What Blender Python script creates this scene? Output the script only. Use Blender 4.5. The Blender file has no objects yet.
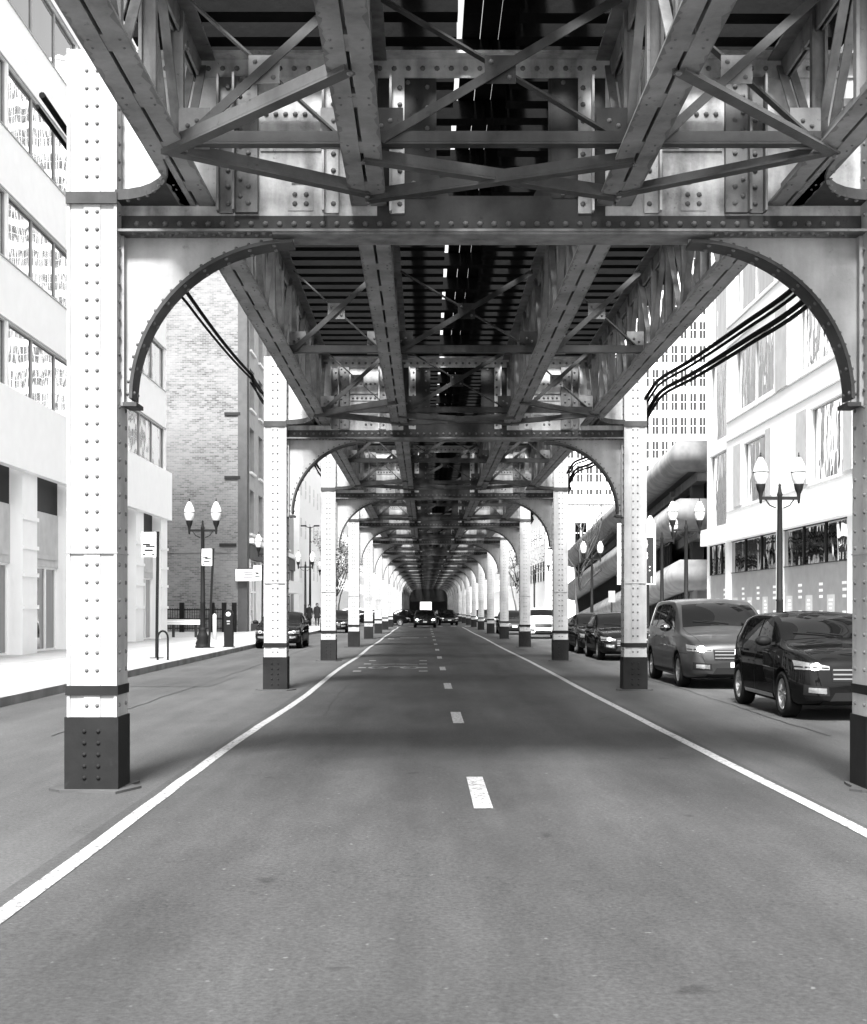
import bpy, bmesh, math, random
from mathutils import Vector, Matrix
from mathutils.bvhtree import BVHTree
R = math.radians
random.seed(7)
sc = bpy.context.scene
COL = sc.collection

# ------------------------------------------------------------------ materials
def nt(m):
    return m.node_tree.nodes, m.node_tree.links

def base_mat(name, rough=0.6, metallic=0.0, spec=0.5, coat=0.0):
    m = bpy.data.materials.new(name); m.use_nodes = True
    n, l = nt(m); b = n['Principled BSDF']
    b.inputs['Roughness'].default_value = rough
    b.inputs['Metallic'].default_value = metallic
    b.inputs['Specular IOR Level'].default_value = spec
    b.inputs['Coat Weight'].default_value = coat
    b.inputs['Coat Roughness'].default_value = 0.02
    return m, n, l, b

def g(v): return (v, v, v, 1)

def flat(name, v, rough=0.6, metallic=0.0, spec=0.22, coat=0.0, bump=0.0, bscale=30, var=1.0):
    m, n, l, b = base_mat(name, rough, metallic, spec, coat)
    geo = n.new('ShaderNodeNewGeometry')
    no = n.new('ShaderNodeTexNoise'); no.inputs['Scale'].default_value = 2.3; no.inputs['Detail'].default_value = 6
    l.new(geo.outputs['Position'], no.inputs['Vector'])
    r = n.new('ShaderNodeValToRGB')
    r.color_ramp.elements[0].position = .3; r.color_ramp.elements[0].color = g(v * (1 - .14*var))
    r.color_ramp.elements[1].position = .7; r.color_ramp.elements[1].color = g(min(v * (1 + .08*var), .92))
    l.new(no.outputs['Fac'], r.inputs['Fac']); l.new(r.outputs['Color'], b.inputs['Base Color'])
    if bump:
        n2 = n.new('ShaderNodeTexNoise'); n2.inputs['Scale'].default_value = bscale; n2.inputs['Detail'].default_value = 4
        l.new(geo.outputs['Position'], n2.inputs['Vector'])
        bp = n.new('ShaderNodeBump'); bp.inputs['Strength'].default_value = bump; bp.inputs['Distance'].default_value = .02
        l.new(n2.outputs['Fac'], bp.inputs['Height']); l.new(bp.outputs['Normal'], b.inputs['Normal'])
    return m

def emis(name, v, strength):
    m, n, l, b = base_mat(name, .4)
    b.inputs['Base Color'].default_value = g(v)
    b.inputs['Emission Color'].default_value = g(1)
    b.inputs['Emission Strength'].default_value = strength
    return m

def painted_steel(name, light, dirt, amount=.5, streak=True, rough=.55):
    """old oil paint: light coat, vertical grime runs and rust blotches in world space"""
    m, n, l, b = base_mat(name, rough, spec=.1)
    geo = n.new('ShaderNodeNewGeometry')
    a = n.new('ShaderNodeTexNoise'); a.inputs['Scale'].default_value = 1.3; a.inputs['Detail'].default_value = 9; a.inputs['Roughness'].default_value = .68
    l.new(geo.outputs['Position'], a.inputs['Vector'])
    mp = n.new('ShaderNodeMapping'); mp.inputs['Scale'].default_value = (7, 7, .8)
    l.new(geo.outputs['Position'], mp.inputs['Vector'])
    s = n.new('ShaderNodeTexNoise'); s.inputs['Scale'].default_value = 1.0; s.inputs['Detail'].default_value = 5
    l.new(mp.outputs['Vector'], s.inputs['Vector'])
    mx = n.new('ShaderNodeMath'); mx.operation = 'MULTIPLY_ADD'
    l.new(s.outputs['Fac'], mx.inputs[0]); mx.inputs[1].default_value = .55 if streak else .1
    l.new(a.outputs['Fac'], mx.inputs[2])
    r = n.new('ShaderNodeValToRGB'); e = r.color_ramp.elements
    lo = .78 if streak else .55
    e[0].position = lo - .18; e[0].color = g(light)
    e[1].position = lo + .22; e[1].color = g(light + (dirt - light) * amount)
    l.new(mx.outputs[0], r.inputs['Fac'])
    fine = n.new('ShaderNodeTexNoise'); fine.inputs['Scale'].default_value = 9; fine.inputs['Detail'].default_value = 8; fine.inputs['Roughness'].default_value = .7
    l.new(geo.outputs['Position'], fine.inputs['Vector'])
    fr = n.new('ShaderNodeValToRGB'); fr.color_ramp.elements[0].position = .62; fr.color_ramp.elements[1].position = .72
    l.new(fine.outputs['Fac'], fr.inputs['Fac'])
    mi = n.new('ShaderNodeMix'); mi.data_type = 'RGBA'
    mu = n.new('ShaderNodeMath'); mu.operation = 'MULTIPLY'; mu.inputs[1].default_value = amount
    l.new(fr.outputs['Color'], mu.inputs[0]); l.new(mu.outputs[0], mi.inputs['Factor'])
    l.new(r.outputs['Color'], mi.inputs['A']); mi.inputs['B'].default_value = g(dirt)
    l.new(mi.outputs['Result'], b.inputs['Base Color'])
    bp = n.new('ShaderNodeBump'); bp.inputs['Strength'].default_value = .35; bp.inputs['Distance'].default_value = .01
    l.new(fine.outputs['Fac'], bp.inputs['Height']); l.new(bp.outputs['Normal'], b.inputs['Normal'])
    return m

def asphalt(name, v, patch=.35):
    m, n, l, b = base_mat(name, .82, spec=.18)
    geo = n.new('ShaderNodeNewGeometry')
    big = n.new('ShaderNodeTexNoise'); big.inputs['Scale'].default_value = .5; big.inputs['Detail'].default_value = 9; big.inputs['Roughness'].default_value = .68
    mp = n.new('ShaderNodeMapping'); mp.inputs['Scale'].default_value = (1.6, .45, 1)
    l.new(geo.outputs['Position'], mp.inputs['Vector']); l.new(mp.outputs['Vector'], big.inputs['Vector'])
    r = n.new('ShaderNodeValToRGB'); e = r.color_ramp.elements
    e[0].position = .3; e[0].color = g(v * (1 - patch)); e[1].position = .7; e[1].color = g(v * (1 + patch))
    l.new(big.outputs['Fac'], r.inputs['Fac'])
    fine = n.new('ShaderNodeTexNoise'); fine.inputs['Scale'].default_value = 34; fine.inputs['Detail'].default_value = 8; fine.inputs['Roughness'].default_value = .8
    l.new(geo.outputs['Position'], fine.inputs['Vector'])
    fr = n.new('ShaderNodeValToRGB'); e = fr.color_ramp.elements
    e[0].position = .36; e[0].color = g(.66); e[1].position = .66; e[1].color = g(1.36)
    l.new(fine.outputs['Fac'], fr.inputs['Fac'])
    mul = n.new('ShaderNodeMix'); mul.data_type = 'RGBA'; mul.blend_type = 'MULTIPLY'; mul.inputs['Factor'].default_value = 1
    l.new(r.outputs['Color'], mul.inputs['A']); l.new(fr.outputs['Color'], mul.inputs['B'])
    # pale specks of litter and worn stone
    vo = n.new('ShaderNodeTexNoise'); vo.inputs['Scale'].default_value = 17; vo.inputs['Detail'].default_value = 2.5
    l.new(geo.outputs['Position'], vo.inputs['Vector'])
    vr = n.new('ShaderNodeValToRGB'); e = vr.color_ramp.elements
    e[0].position = .70; e[0].color = g(0); e[1].position = .76; e[1].color = g(1)
    l.new(vo.outputs['Fac'], vr.inputs['Fac'])
    k = n.new('ShaderNodeMath'); k.operation = 'MULTIPLY'; k.inputs[1].default_value = .5
    l.new(vr.outputs['Color'], k.inputs[0])
    mi = n.new('ShaderNodeMix'); mi.data_type = 'RGBA'; mi.inputs['B'].default_value = g(v * 3)
    l.new(k.outputs[0], mi.inputs['Factor']); l.new(mul.outputs['Result'], mi.inputs['A'])
    # dark oil spots
    vo2 = n.new('ShaderNodeTexVoronoi'); vo2.voronoi_dimensions = '2D'; vo2.inputs['Scale'].default_value = .42
    nz = n.new('ShaderNodeTexNoise'); nz.inputs['Scale'].default_value = 5; nz.inputs['Detail'].default_value = 4
    l.new(geo.outputs['Position'], nz.inputs['Vector'])
    ad = n.new('ShaderNodeVectorMath'); ad.operation = 'MULTIPLY_ADD'; ad.inputs[1].default_value = (.35, .35, .35)
    l.new(nz.outputs['Color'], ad.inputs[0]); l.new(geo.outputs['Position'], ad.inputs[2])
    l.new(ad.outputs[0], vo2.inputs['Vector'])
    v2 = n.new('ShaderNodeValToRGB'); e = v2.color_ramp.elements
    e[0].position = .004; e[0].color = g(.6); e[1].position = .028; e[1].color = g(1)
    l.new(vo2.outputs['Distance'], v2.inputs['Fac'])
    m2 = n.new('ShaderNodeMix'); m2.data_type = 'RGBA'; m2.blend_type = 'MULTIPLY'; m2.inputs['Factor'].default_value = 1
    l.new(mi.outputs['Result'], m2.inputs['A']); l.new(v2.outputs['Color'], m2.inputs['B'])
    # hairline cracks
    vc = n.new('ShaderNodeTexVoronoi'); vc.voronoi_dimensions = '2D'; vc.feature = 'DISTANCE_TO_EDGE'; vc.inputs['Scale'].default_value = .22
    ad2 = n.new('ShaderNodeVectorMath'); ad2.operation = 'MULTIPLY_ADD'; ad2.inputs[1].default_value = (1.2, 1.2, 1.2)
    l.new(nz.outputs['Color'], ad2.inputs[0]); l.new(geo.outputs['Position'], ad2.inputs[2]); l.new(ad2.outputs[0], vc.inputs['Vector'])
    v3 = n.new('ShaderNodeValToRGB'); e = v3.color_ramp.elements
    e[0].position = .001; e[0].color = g(.55); e[1].position = .004; e[1].color = g(1)
    l.new(vc.outputs['Distance'], v3.inputs['Fac'])
    m3 = n.new('ShaderNodeMix'); m3.data_type = 'RGBA'; m3.blend_type = 'MULTIPLY'; m3.inputs['Factor'].default_value = .6
    l.new(m2.outputs['Result'], m3.inputs['A']); l.new(v3.outputs['Color'], m3.inputs['B'])
    # wheel-polished and oil-dark streaks running along the lanes
    mp2 = n.new('ShaderNodeMapping'); mp2.inputs['Scale'].default_value = (1.1, .035, 1)
    l.new(geo.outputs['Position'], mp2.inputs['Vector'])
    st = n.new('ShaderNodeTexNoise'); st.inputs['Scale'].default_value = 1; st.inputs['Detail'].default_value = 5; st.inputs['Roughness'].default_value = .6
    l.new(mp2.outputs[0], st.inputs['Vector'])
    sr = n.new('ShaderNodeValToRGB'); e = sr.color_ramp.elements
    e[0].position = .3; e[0].color = g(.78); e[1].position = .7; e[1].color = g(1.2)
    l.new(st.outputs['Fac'], sr.inputs['Fac'])
    m4 = n.new('ShaderNodeMix'); m4.data_type = 'RGBA'; m4.blend_type = 'MULTIPLY'; m4.inputs['Factor'].default_value = 1
    l.new(m3.outputs['Result'], m4.inputs['A']); l.new(sr.outputs['Color'], m4.inputs['B'])
    l.new(m4.outputs['Result'], b.inputs['Base Color'])
    bp = n.new('ShaderNodeBump'); bp.inputs['Strength'].default_value = .5; bp.inputs['Distance'].default_value = .008
    l.new(fine.outputs['Fac'], bp.inputs['Height']); l.new(bp.outputs['Normal'], b.inputs['Normal'])
    return m

def worn_paint(name, v):
    m, n, l, b = base_mat(name, .7)
    geo = n.new('ShaderNodeNewGeometry')
    no = n.new('ShaderNodeTexNoise'); no.inputs['Scale'].default_value = 22; no.inputs['Detail'].default_value = 8; no.inputs['Roughness'].default_value = .75
    l.new(geo.outputs['Position'], no.inputs['Vector'])
    r = n.new('ShaderNodeValToRGB'); e = r.color_ramp.elements
    e[0].position = .41; e[0].color = g(.055); e[1].position = .5; e[1].color = g(v)
    l.new(no.outputs['Fac'], r.inputs['Fac']); l.new(r.outputs['Color'], b.inputs['Base Color'])
    return m

def brick(name, axis):
    """axis 'X': wall lies along X; 'Y': along Y"""
    m, n, l, b = base_mat(name, .85, spec=.2)
    geo = n.new('ShaderNodeNewGeometry')
    sp = n.new('ShaderNodeSeparateXYZ'); l.new(geo.outputs['Position'], sp.inputs[0])
    cb = n.new('ShaderNodeCombineXYZ'); l.new(sp.outputs[axis], cb.inputs['X']); l.new(sp.outputs['Z'], cb.inputs['Y'])
    bt = n.new('ShaderNodeTexBrick'); bt.inputs['Scale'].default_value = 1
    bt.inputs['Brick Width'].default_value = .3; bt.inputs['Row Height'].default_value = .105; bt.inputs['Mortar Size'].default_value = .012
    bt.inputs['Color1'].default_value = g(.07); bt.inputs['Color2'].default_value = g(.2); bt.inputs['Mortar'].default_value = g(.2)
    bt.inputs['Bias'].default_value = -.1
    l.new(cb.outputs[0], bt.inputs['Vector'])
    # lime wash and soot in large uneven fields
    mp = n.new('ShaderNodeMapping'); mp.inputs['Scale'].default_value = (.3, .3, .55)
    l.new(geo.outputs['Position'], mp.inputs['Vector'])
    no = n.new('ShaderNodeTexNoise'); no.inputs['Scale'].default_value = 1; no.inputs['Detail'].default_value = 9; no.inputs['Roughness'].default_value = .72
    l.new(mp.outputs[0], no.inputs['Vector'])
    r = n.new('ShaderNodeValToRGB'); e = r.color_ramp.elements
    e[0].position = .4; e[0].color = g(0); e[1].position = .62; e[1].color = g(1)
    l.new(no.outputs['Fac'], r.inputs['Fac'])
    k = n.new('ShaderNodeMath'); k.operation = 'MULTIPLY'; k.inputs[1].default_value = .72
    l.new(r.outputs['Color'], k.inputs[0])
    mi = n.new('ShaderNodeMix'); mi.data_type = 'RGBA'; mi.inputs['B'].default_value = g(.22)
    l.new(k.outputs[0], mi.inputs['Factor']); l.new(bt.outputs['Color'], mi.inputs['A'])
    l.new(mi.outputs['Result'], b.inputs['Base Color'])
    bp = n.new('ShaderNodeBump'); bp.inputs['Strength'].default_value = .5; bp.inputs['Distance'].default_value = .02
    l.new(bt.outputs['Fac'], bp.inputs['Height']); bp.invert = True; l.new(bp.outputs['Normal'], b.inputs['Normal'])
    return m

def mirror_glass(name, tint, wav=.12, scale=.9, rough=.02, det=2):
    m, n, l, b = base_mat(name, rough, metallic=1)
    b.inputs['Base Color'].default_value = g(tint)
    geo = n.new('ShaderNodeNewGeometry')
    no = n.new('ShaderNodeTexNoise'); no.inputs['Scale'].default_value = scale; no.inputs['Detail'].default_value = det
    mpv = n.new('ShaderNodeMapping'); mpv.inputs['Scale'].default_value = (1, 1, .4)
    l.new(geo.outputs['Position'], mpv.inputs['Vector']); l.new(mpv.outputs[0], no.inputs['Vector'])
    bp = n.new('ShaderNodeBump'); bp.inputs['Strength'].default_value = wav; bp.inputs['Distance'].default_value = .25
    l.new(no.outputs['Fac'], bp.inputs['Height']); l.new(bp.outputs['Normal'], b.inputs['Normal'])
    return m

def concrete(name, v, streak=.5):
    m, n, l, b = base_mat(name, .85, spec=.25)
    geo = n.new('ShaderNodeNewGeometry')
    mp = n.new('ShaderNodeMapping'); mp.inputs['Scale'].default_value = (1.6, 1.6, .9)
    l.new(geo.outputs['Position'], mp.inputs['Vector'])
    no = n.new('ShaderNodeTexNoise'); no.inputs['Scale'].default_value = 1; no.inputs['Detail'].default_value = 8
    l.new(mp.outputs[0], no.inputs['Vector'])
    r = n.new('ShaderNodeValToRGB'); e = r.color_ramp.elements
    e[0].position = .35; e[0].color = g(v * (1 - streak)); e[1].position = .62; e[1].color = g(v)
    l.new(no.outputs['Fac'], r.inputs['Fac']); l.new(r.outputs['Color'], b.inputs['Base Color'])
    return m

M = {}
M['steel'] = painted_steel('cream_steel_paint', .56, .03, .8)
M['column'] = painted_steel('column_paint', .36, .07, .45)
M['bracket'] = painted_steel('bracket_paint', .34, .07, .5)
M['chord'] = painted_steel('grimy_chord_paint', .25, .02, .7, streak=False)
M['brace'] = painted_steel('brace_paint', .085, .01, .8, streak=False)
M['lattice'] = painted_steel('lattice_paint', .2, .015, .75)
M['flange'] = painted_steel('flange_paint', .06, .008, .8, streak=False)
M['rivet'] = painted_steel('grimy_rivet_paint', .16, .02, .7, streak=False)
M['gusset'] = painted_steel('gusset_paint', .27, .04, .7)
M['web_dark'] = painted_steel('dark_plate_paint', .045, .008, .8)  # darker tone for the centre plates and centre-bay bracing
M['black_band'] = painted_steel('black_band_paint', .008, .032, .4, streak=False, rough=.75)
M['tie'] = flat('creosoted_timber', .009, .95, spec=.0, bump=.5, bscale=14)
M['rail'] = flat('rail_steel', .16, .5, .6)
M['plank'] = flat('walkway_plank', .008, .95, spec=.0, bump=.4)
M['asphalt'] = asphalt('road_asphalt', .04)
M['asphalt2'] = asphalt('side_lane_asphalt', .053, .28)
M['line'] = worn_paint('road_line_paint', .29)
M['line2'] = worn_paint('faded_road_paint', .2)
M['walk'] = concrete('sidewalk_concrete', .5, .14)
n_, l_ = nt(M['walk']); g_ = n_.new('ShaderNodeNewGeometry'); bk = n_.new('ShaderNodeTexBrick'); bk.offset = 0
bk.inputs['Scale'].default_value = 1; bk.inputs['Brick Width'].default_value = 1.5; bk.inputs['Row Height'].default_value = 1.5; bk.inputs['Mortar Size'].default_value = .012
bk.inputs['Color1'].default_value = g(1); bk.inputs['Color2'].default_value = g(.88); bk.inputs['Mortar'].default_value = g(.3)
mu_ = n_.new('ShaderNodeMix'); mu_.data_type = 'RGBA'; mu_.blend_type = 'MULTIPLY'; mu_.inputs['Factor'].default_value = 1
l_.new(g_.outputs['Position'], bk.inputs['Vector']); src = n_['Principled BSDF'].inputs['Base Color'].links[0].from_socket
l_.new(src, mu_.inputs['A']); l_.new(bk.outputs['Color'], mu_.inputs['B']); l_.new(mu_.outputs['Result'], n_['Principled BSDF'].inputs['Base Color'])
M['kerb'] = concrete('kerb_stone', .24, .4)
M['ground'] = concrete('ground_concrete', .35, .3)
M['footing'] = concrete('footing_concrete', .06, .45)
M['garage'] = concrete('garage_concrete', .2, .35)
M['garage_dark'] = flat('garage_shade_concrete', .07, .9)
M['clad'] = flat('dark_metal_cladding', .02, .7, spec=.1)
M['white_wall'] = flat('white_wall_panel', .88, .55, var=.2)
M['pale_wall'] = flat('pale_wall', .78, .7, var=.3)
M['grey_panel'] = flat('grey_panel', .36, .5)
M['tower_glass'] = flat('grey_tower_window', .035, .5, spec=.1)
M['soft_grey'] = flat('soft_grey_panel', .5, .5)
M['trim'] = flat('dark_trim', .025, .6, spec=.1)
M['mirror'] = mirror_glass('reflective_facade_glass', .3, .05, .9, det=1)
M['rippled_mirror'] = mirror_glass('rippled_facade_glass', .26, .13, 1.5, det=1.5)
M['dark_glass'] = mirror_glass('dark_window_glass', .02, .05, .6)
M['store_glass'] = mirror_glass('storefront_glass', .2, .12, .8)
M['brick_x'] = brick('brick_along_x', 'X')
M['brick_y'] = flat('facade_stone', .36, .8, bump=.3)
M['stone'] = flat('pier_stone', .08, .8, bump=.3)
M['iron'] = flat('black_iron', .01, .6, spec=.1)
M['lamp_green'] = flat('dark_lamp_paint', .013, .6, spec=.12)
M['globe'] = flat('milky_globe', .6, .25)
M['sign_white'] = flat('white_sign_face', .85, .5)
M['sign_black'] = flat('black_sign_ink', .02, .5)
M['sign_grey'] = flat('grey_sign_ink', .22, .5)
M['frost'] = flat('frosted_panel', .25, .35)
M['cable'] = flat('black_cable', .008, .8, spec=.05)
M['bark'] = flat('tree_bark', .06, .9, bump=.6)
M['leaf'] = flat('tree_leaf', .07, .8)
M['cloth_dark'] = flat('dark_coat', .03, .9)
M['skin'] = flat('skin', .4, .6)
M['hair'] = flat('dark_hair', .02, .7)
M['tyre'] = flat('tyre_rubber', .012, .9, spec=.05)
M['rim'] = flat('alloy_rim', .5, .3, .9)
M['car_glass'] = base_mat('car_glass', .01, spec=.12)[0]; M['car_glass'].node_tree.nodes['Principled BSDF'].inputs['Base Color'].default_value = g(.003); M['car_glass'].node_tree.nodes['Principled BSDF'].inputs['IOR'].default_value = 1.5
M['chrome'] = flat('chrome', .25, .12, 1)
M['black_trim'] = flat('black_plastic', .01, .6, spec=.1)
M['lens'] = flat('headlight_lens', .32, .12, .7)
M['lit'] = emis('lit_headlight', .9, 30)
M['lit_soft'] = emis('lit_lamp', .9, 4)
def car_paint(name, v, metallic=.0):
    m, n, l, b = base_mat(name, .35, metallic, .0, .3)
    b.inputs['Base Color'].default_value = g(v)
    return m
M['paint_black'] = car_paint('black_car_paint', .0045)
M['paint_grey'] = car_paint('dark_grey_car_paint', .05, .7)
M['paint_white'] = car_paint('white_car_paint', .75)
M['paint_dark'] = car_paint('charcoal_car_paint', .012)

# ------------------------------------------------------------------ mesh builder
class MB:
    def __init__(s): s.v = []; s.f = []; s.m = []; s.sm = []
    def add(s, vs, fs, mi=0, smooth=False):
        o = len(s.v); s.v += [tuple(v) for v in vs]
        for f in fs: s.f.append([i + o for i in f]); s.m.append(mi); s.sm.append(smooth)
    def box(s, x0, x1, y0, y1, z0, z1, mi=0):
        vs = [(x0,y0,z0),(x1,y0,z0),(x1,y1,z0),(x0,y1,z0),(x0,y0,z1),(x1,y0,z1),(x1,y1,z1),(x0,y1,z1)]
        s.add(vs, [(0,3,2,1),(4,5,6,7),(0,1,5,4),(1,2,6,5),(2,3,7,6),(3,0,4,7)], mi)
    def bar(s, a, b, w, h, up=(0,0,1), mi=0):
        a = Vector(a); b = Vector(b); d = (b - a).normalized(); up = Vector(up)
        if abs(d.dot(up)) > .98: up = Vector((0,1,0))
        sx = d.cross(up).normalized() * (w/2); sz = sx.cross(d).normalized() * (h/2)
        vs = [a-sx-sz, a+sx-sz, a+sx+sz, a-sx+sz, b-sx-sz, b+sx-sz, b+sx+sz, b-sx+sz]
        s.add(vs, [(0,1,2,3),(7,6,5,4),(0,4,5,1),(1,5,6,2),(2,6,7,3),(3,7,4,0)], mi)
    def angle(s, a, b, w, t=.018, up=(0,0,1), mi=0):
        """L-section steel: a flat leg and an upright leg"""
        a = Vector(a); b = Vector(b); d = (b - a).normalized(); up = Vector(up)
        sx = d.cross(up).normalized(); sz = sx.cross(d).normalized()
        s.bar(a, b, w, t, up, mi)
        o = sx * (w/2 - t/2) + sz * (w/2)
        s.bar(a + o, b + o, t, w - t*1.2, up, mi)
    def tube(s, pts, r, seg=8, mi=0, cap=True):
        pts = [Vector(p) for p in pts]; n = len(pts); rs = r if isinstance(r, (list, tuple)) else [r]*n
        rings = []
        pu = None
        for i, p in enumerate(pts):
            d = (pts[min(i+1,n-1)] - pts[max(i-1,0)]).normalized()
            if pu is None:
                pu = Vector((0,0,1)) if abs(d.z) < .9 else Vector((1,0,0))
            x = d.cross(pu).normalized(); pu = x.cross(d).normalized()
            rings.append([p + (x*math.cos(2*math.pi*k/seg) + pu*math.sin(2*math.pi*k/seg))*rs[i] for k in range(seg)])
        vs = [v for rg in rings for v in rg]; fs = []
        for i in range(n-1):
            for k in range(seg):
                k2 = (k+1) % seg
                fs.append((i*seg+k, i*seg+k2, (i+1)*seg+k2, (i+1)*seg+k))
        s.add(vs, fs, mi, True)
        if cap:
            o = len(s.v) - len(vs)
            s.f.append([o+k for k in range(seg)][::-1]); s.m.append(mi); s.sm.append(False)
            s.f.append([o+(n-1)*seg+k for k in range(seg)]); s.m.append(mi); s.sm.append(False)
    def lathe(s, prof, c=(0,0,0), seg=16, mi=0, axis='z', smooth=True):
        vs = []
        for r, h in prof:
            for k in range(seg):
                a = 2*math.pi*k/seg
                p = (r*math.cos(a), r*math.sin(a), h) if axis == 'z' else (h, r*math.cos(a), r*math.sin(a))
                vs.append((c[0]+p[0], c[1]+p[1], c[2]+p[2]))
        fs = []
        for i in range(len(prof)-1):
            for k in range(seg):
                k2 = (k+1) % seg
                fs.append((i*seg+k, i*seg+k2, (i+1)*seg+k2, (i+1)*seg+k))
        s.add(vs, fs, mi, smooth)
    def prism(s, poly, axis, a, b, mi=0):
        """poly: 2D points; axis 'y': (x,z) extruded in y from a to b; 'x': (y,z); 'z': (x,y)"""
        def P(p, t): return (p[0], t, p[1]) if axis == 'y' else ((t, p[0], p[1]) if axis == 'x' else (p[0], p[1], t))
        n = len(poly)
        vs = [P(p, a) for p in poly] + [P(p, b) for p in poly]
        fs = [tuple(range(n)), tuple(range(2*n-1, n-1, -1))] + [(i, i+n, (i+1) % n + n, (i+1) % n) for i in range(n)]
        s.add(vs, fs, mi)
    def rivet(s, p, nrm, r=.022, mi=1, seg=6):
        r *= 1.12
        p = Vector(p); nrm = Vector(nrm).normalized()
        u = nrm.orthogonal().normalized(); w = nrm.cross(u)
        vs = []
        for rr, hh in ((1, 0), (.82, .5), (.4, .8)):
            for k in range(seg):
                a = 2*math.pi*k/seg
                vs.append(p + (u*math.cos(a) + w*math.sin(a))*r*rr + nrm*r*hh)
        fs = []
        for i in range(2):
            for k in range(seg):
                k2 = (k+1) % seg; fs.append((i*seg+k, i*seg+k2, (i+1)*seg+k2, (i+1)*seg+k))
        fs.append(tuple(range(2*seg, 3*seg)))
        s.add(vs, fs, mi, True)
    def grid(s, fn, nu, nv, mi=0, smooth=True):
        vs = [fn(i/nu, j/nv) for i in range(nu+1) for j in range(nv+1)]
        fs = [(i*(nv+1)+j, (i+1)*(nv+1)+j, (i+1)*(nv+1)+j+1, i*(nv+1)+j+1) for i in range(nu) for j in range(nv)]
        s.add(vs, fs, mi, smooth)
    def mesh(s, name, mats):
        me = bpy.data.meshes.new(name); me.from_pydata(s.v, [], s.f)
        for m in (mats if isinstance(mats, (list, tuple)) else [mats]): me.materials.append(m)
        if s.m and max(s.m) == 1 and len(me.materials) == 1: me.materials.append(M['rivet'])
        me.polygons.foreach_set('material_index', s.m); me.polygons.foreach_set('use_smooth', s.sm)
        bm = bmesh.new(); bm.from_mesh(me); bmesh.ops.recalc_face_normals(bm, faces=bm.faces); bm.to_mesh(me); bm.free()
        me.update(); return me
    def obj(s, name, mats, parent=None, loc=(0,0,0)):
        return link(name, s.mesh(name, mats), parent, loc)

def link(name, me, parent=None, loc=(0,0,0)):
    o = bpy.data.objects.new(name, me); COL.objects.link(o); o.location = loc
    if parent: o.parent = parent
    return o
def thing(name, label, cat, loc=(0,0,0), rz=0, group=None):
    o = bpy.data.objects.new(name, None); COL.objects.link(o); o.location = loc; o.rotation_euler = (0,0,rz)
    o.empty_display_size = .2
    return tag(o, label, cat, group)
def tag(o, label=None, cat=None, group=None, kind=None):
    if label: o['label'] = label
    if cat: o['category'] = cat
    if group: o['group'] = group
    if kind: o['kind'] = kind
    return o
KIDS = {}
def copy_tree(o, loc=None, rz=None, label=None, parent=None):
    c = o.copy(); COL.objects.link(c)
    if parent: c.parent = parent
    if loc is not None: c.location = loc
    if rz is not None: c.rotation_euler = (0,0,rz)
    if label: c['label'] = label
    for ch in list(o.children): copy_tree(ch, parent=c)
    return c
ORD = ['nearest', 'second', 'third', 'fourth', 'fifth', 'sixth', 'seventh', 'eighth', 'ninth', 'tenth', 'eleventh', 'twelfth',
       'thirteenth', 'fourteenth', 'fifteenth', 'sixteenth', 'seventeenth', 'eighteenth', 'nineteenth', 'twentieth', 'twenty-first']

# ------------------------------------------------------------------ camera, light, sky
F = 1300.0; H = 1.58
cam = bpy.data.objects.new('camera', bpy.data.cameras.new('camera')); COL.objects.link(cam)
cam.location = (0, 0, H); cam.rotation_euler = (R(90), 0, 0)
cd = cam.data; cd.sensor_fit = 'HORIZONTAL'; cd.sensor_width = 36; cd.lens = 36*F/867
cd.shift_x = 8.5/867; cd.shift_y = 96/867; cd.clip_start = .1; cd.clip_end = 5000
sc.camera = cam

SUN_EL, SUN_AZ = 50, 8       # the soft sun stands behind the viewer and a little to the left
w = bpy.data.worlds.new('World'); sc.world = w; w.use_nodes = True
n, l = w.node_tree.nodes, w.node_tree.links
sky = n.new('ShaderNodeTexSky'); sky.sky_type = 'NISHITA'; sky.sun_disc = False
sky.sun_elevation = R(SUN_EL); sky.sun_rotation = R(180 + SUN_AZ); sky.air_density = 1.5; sky.dust_density = 4
bw = n.new('ShaderNodeRGBToBW'); l.new(sky.outputs[0], bw.inputs[0]); l.new(bw.outputs[0], n['Background'].inputs['Color'])
n['Background'].inputs['Strength'].default_value = .085
sl = bpy.data.lights.new('sun', 'SUN'); sl.energy = 3.0; sl.angle = R(11)
so = bpy.data.objects.new('sun', sl); COL.objects.link(so); so.location = (0, -20, 40)
dirv = Vector((math.sin(R(SUN_AZ))*math.cos(R(SUN_EL)), math.cos(R(SUN_AZ))*math.cos(R(SUN_EL)), -math.sin(R(SUN_EL))))
so.rotation_euler = dirv.to_track_quat('-Z', 'Y').to_euler()
vs = sc.view_settings; sc.display_settings.display_device = 'sRGB'
vs.view_transform = 'Standard'; vs.look = 'None'; vs.gamma = 1; vs.exposure = 2.35; vs.use_curve_mapping = False
try:
    sc.cycles.max_bounces = 8; sc.cycles.diffuse_bounces = 4; sc.cycles.glossy_bounces = 4
    sc.cycles.use_denoising = True; sc.cycles.sample_clamp_indirect = 6
except Exception: pass

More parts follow.
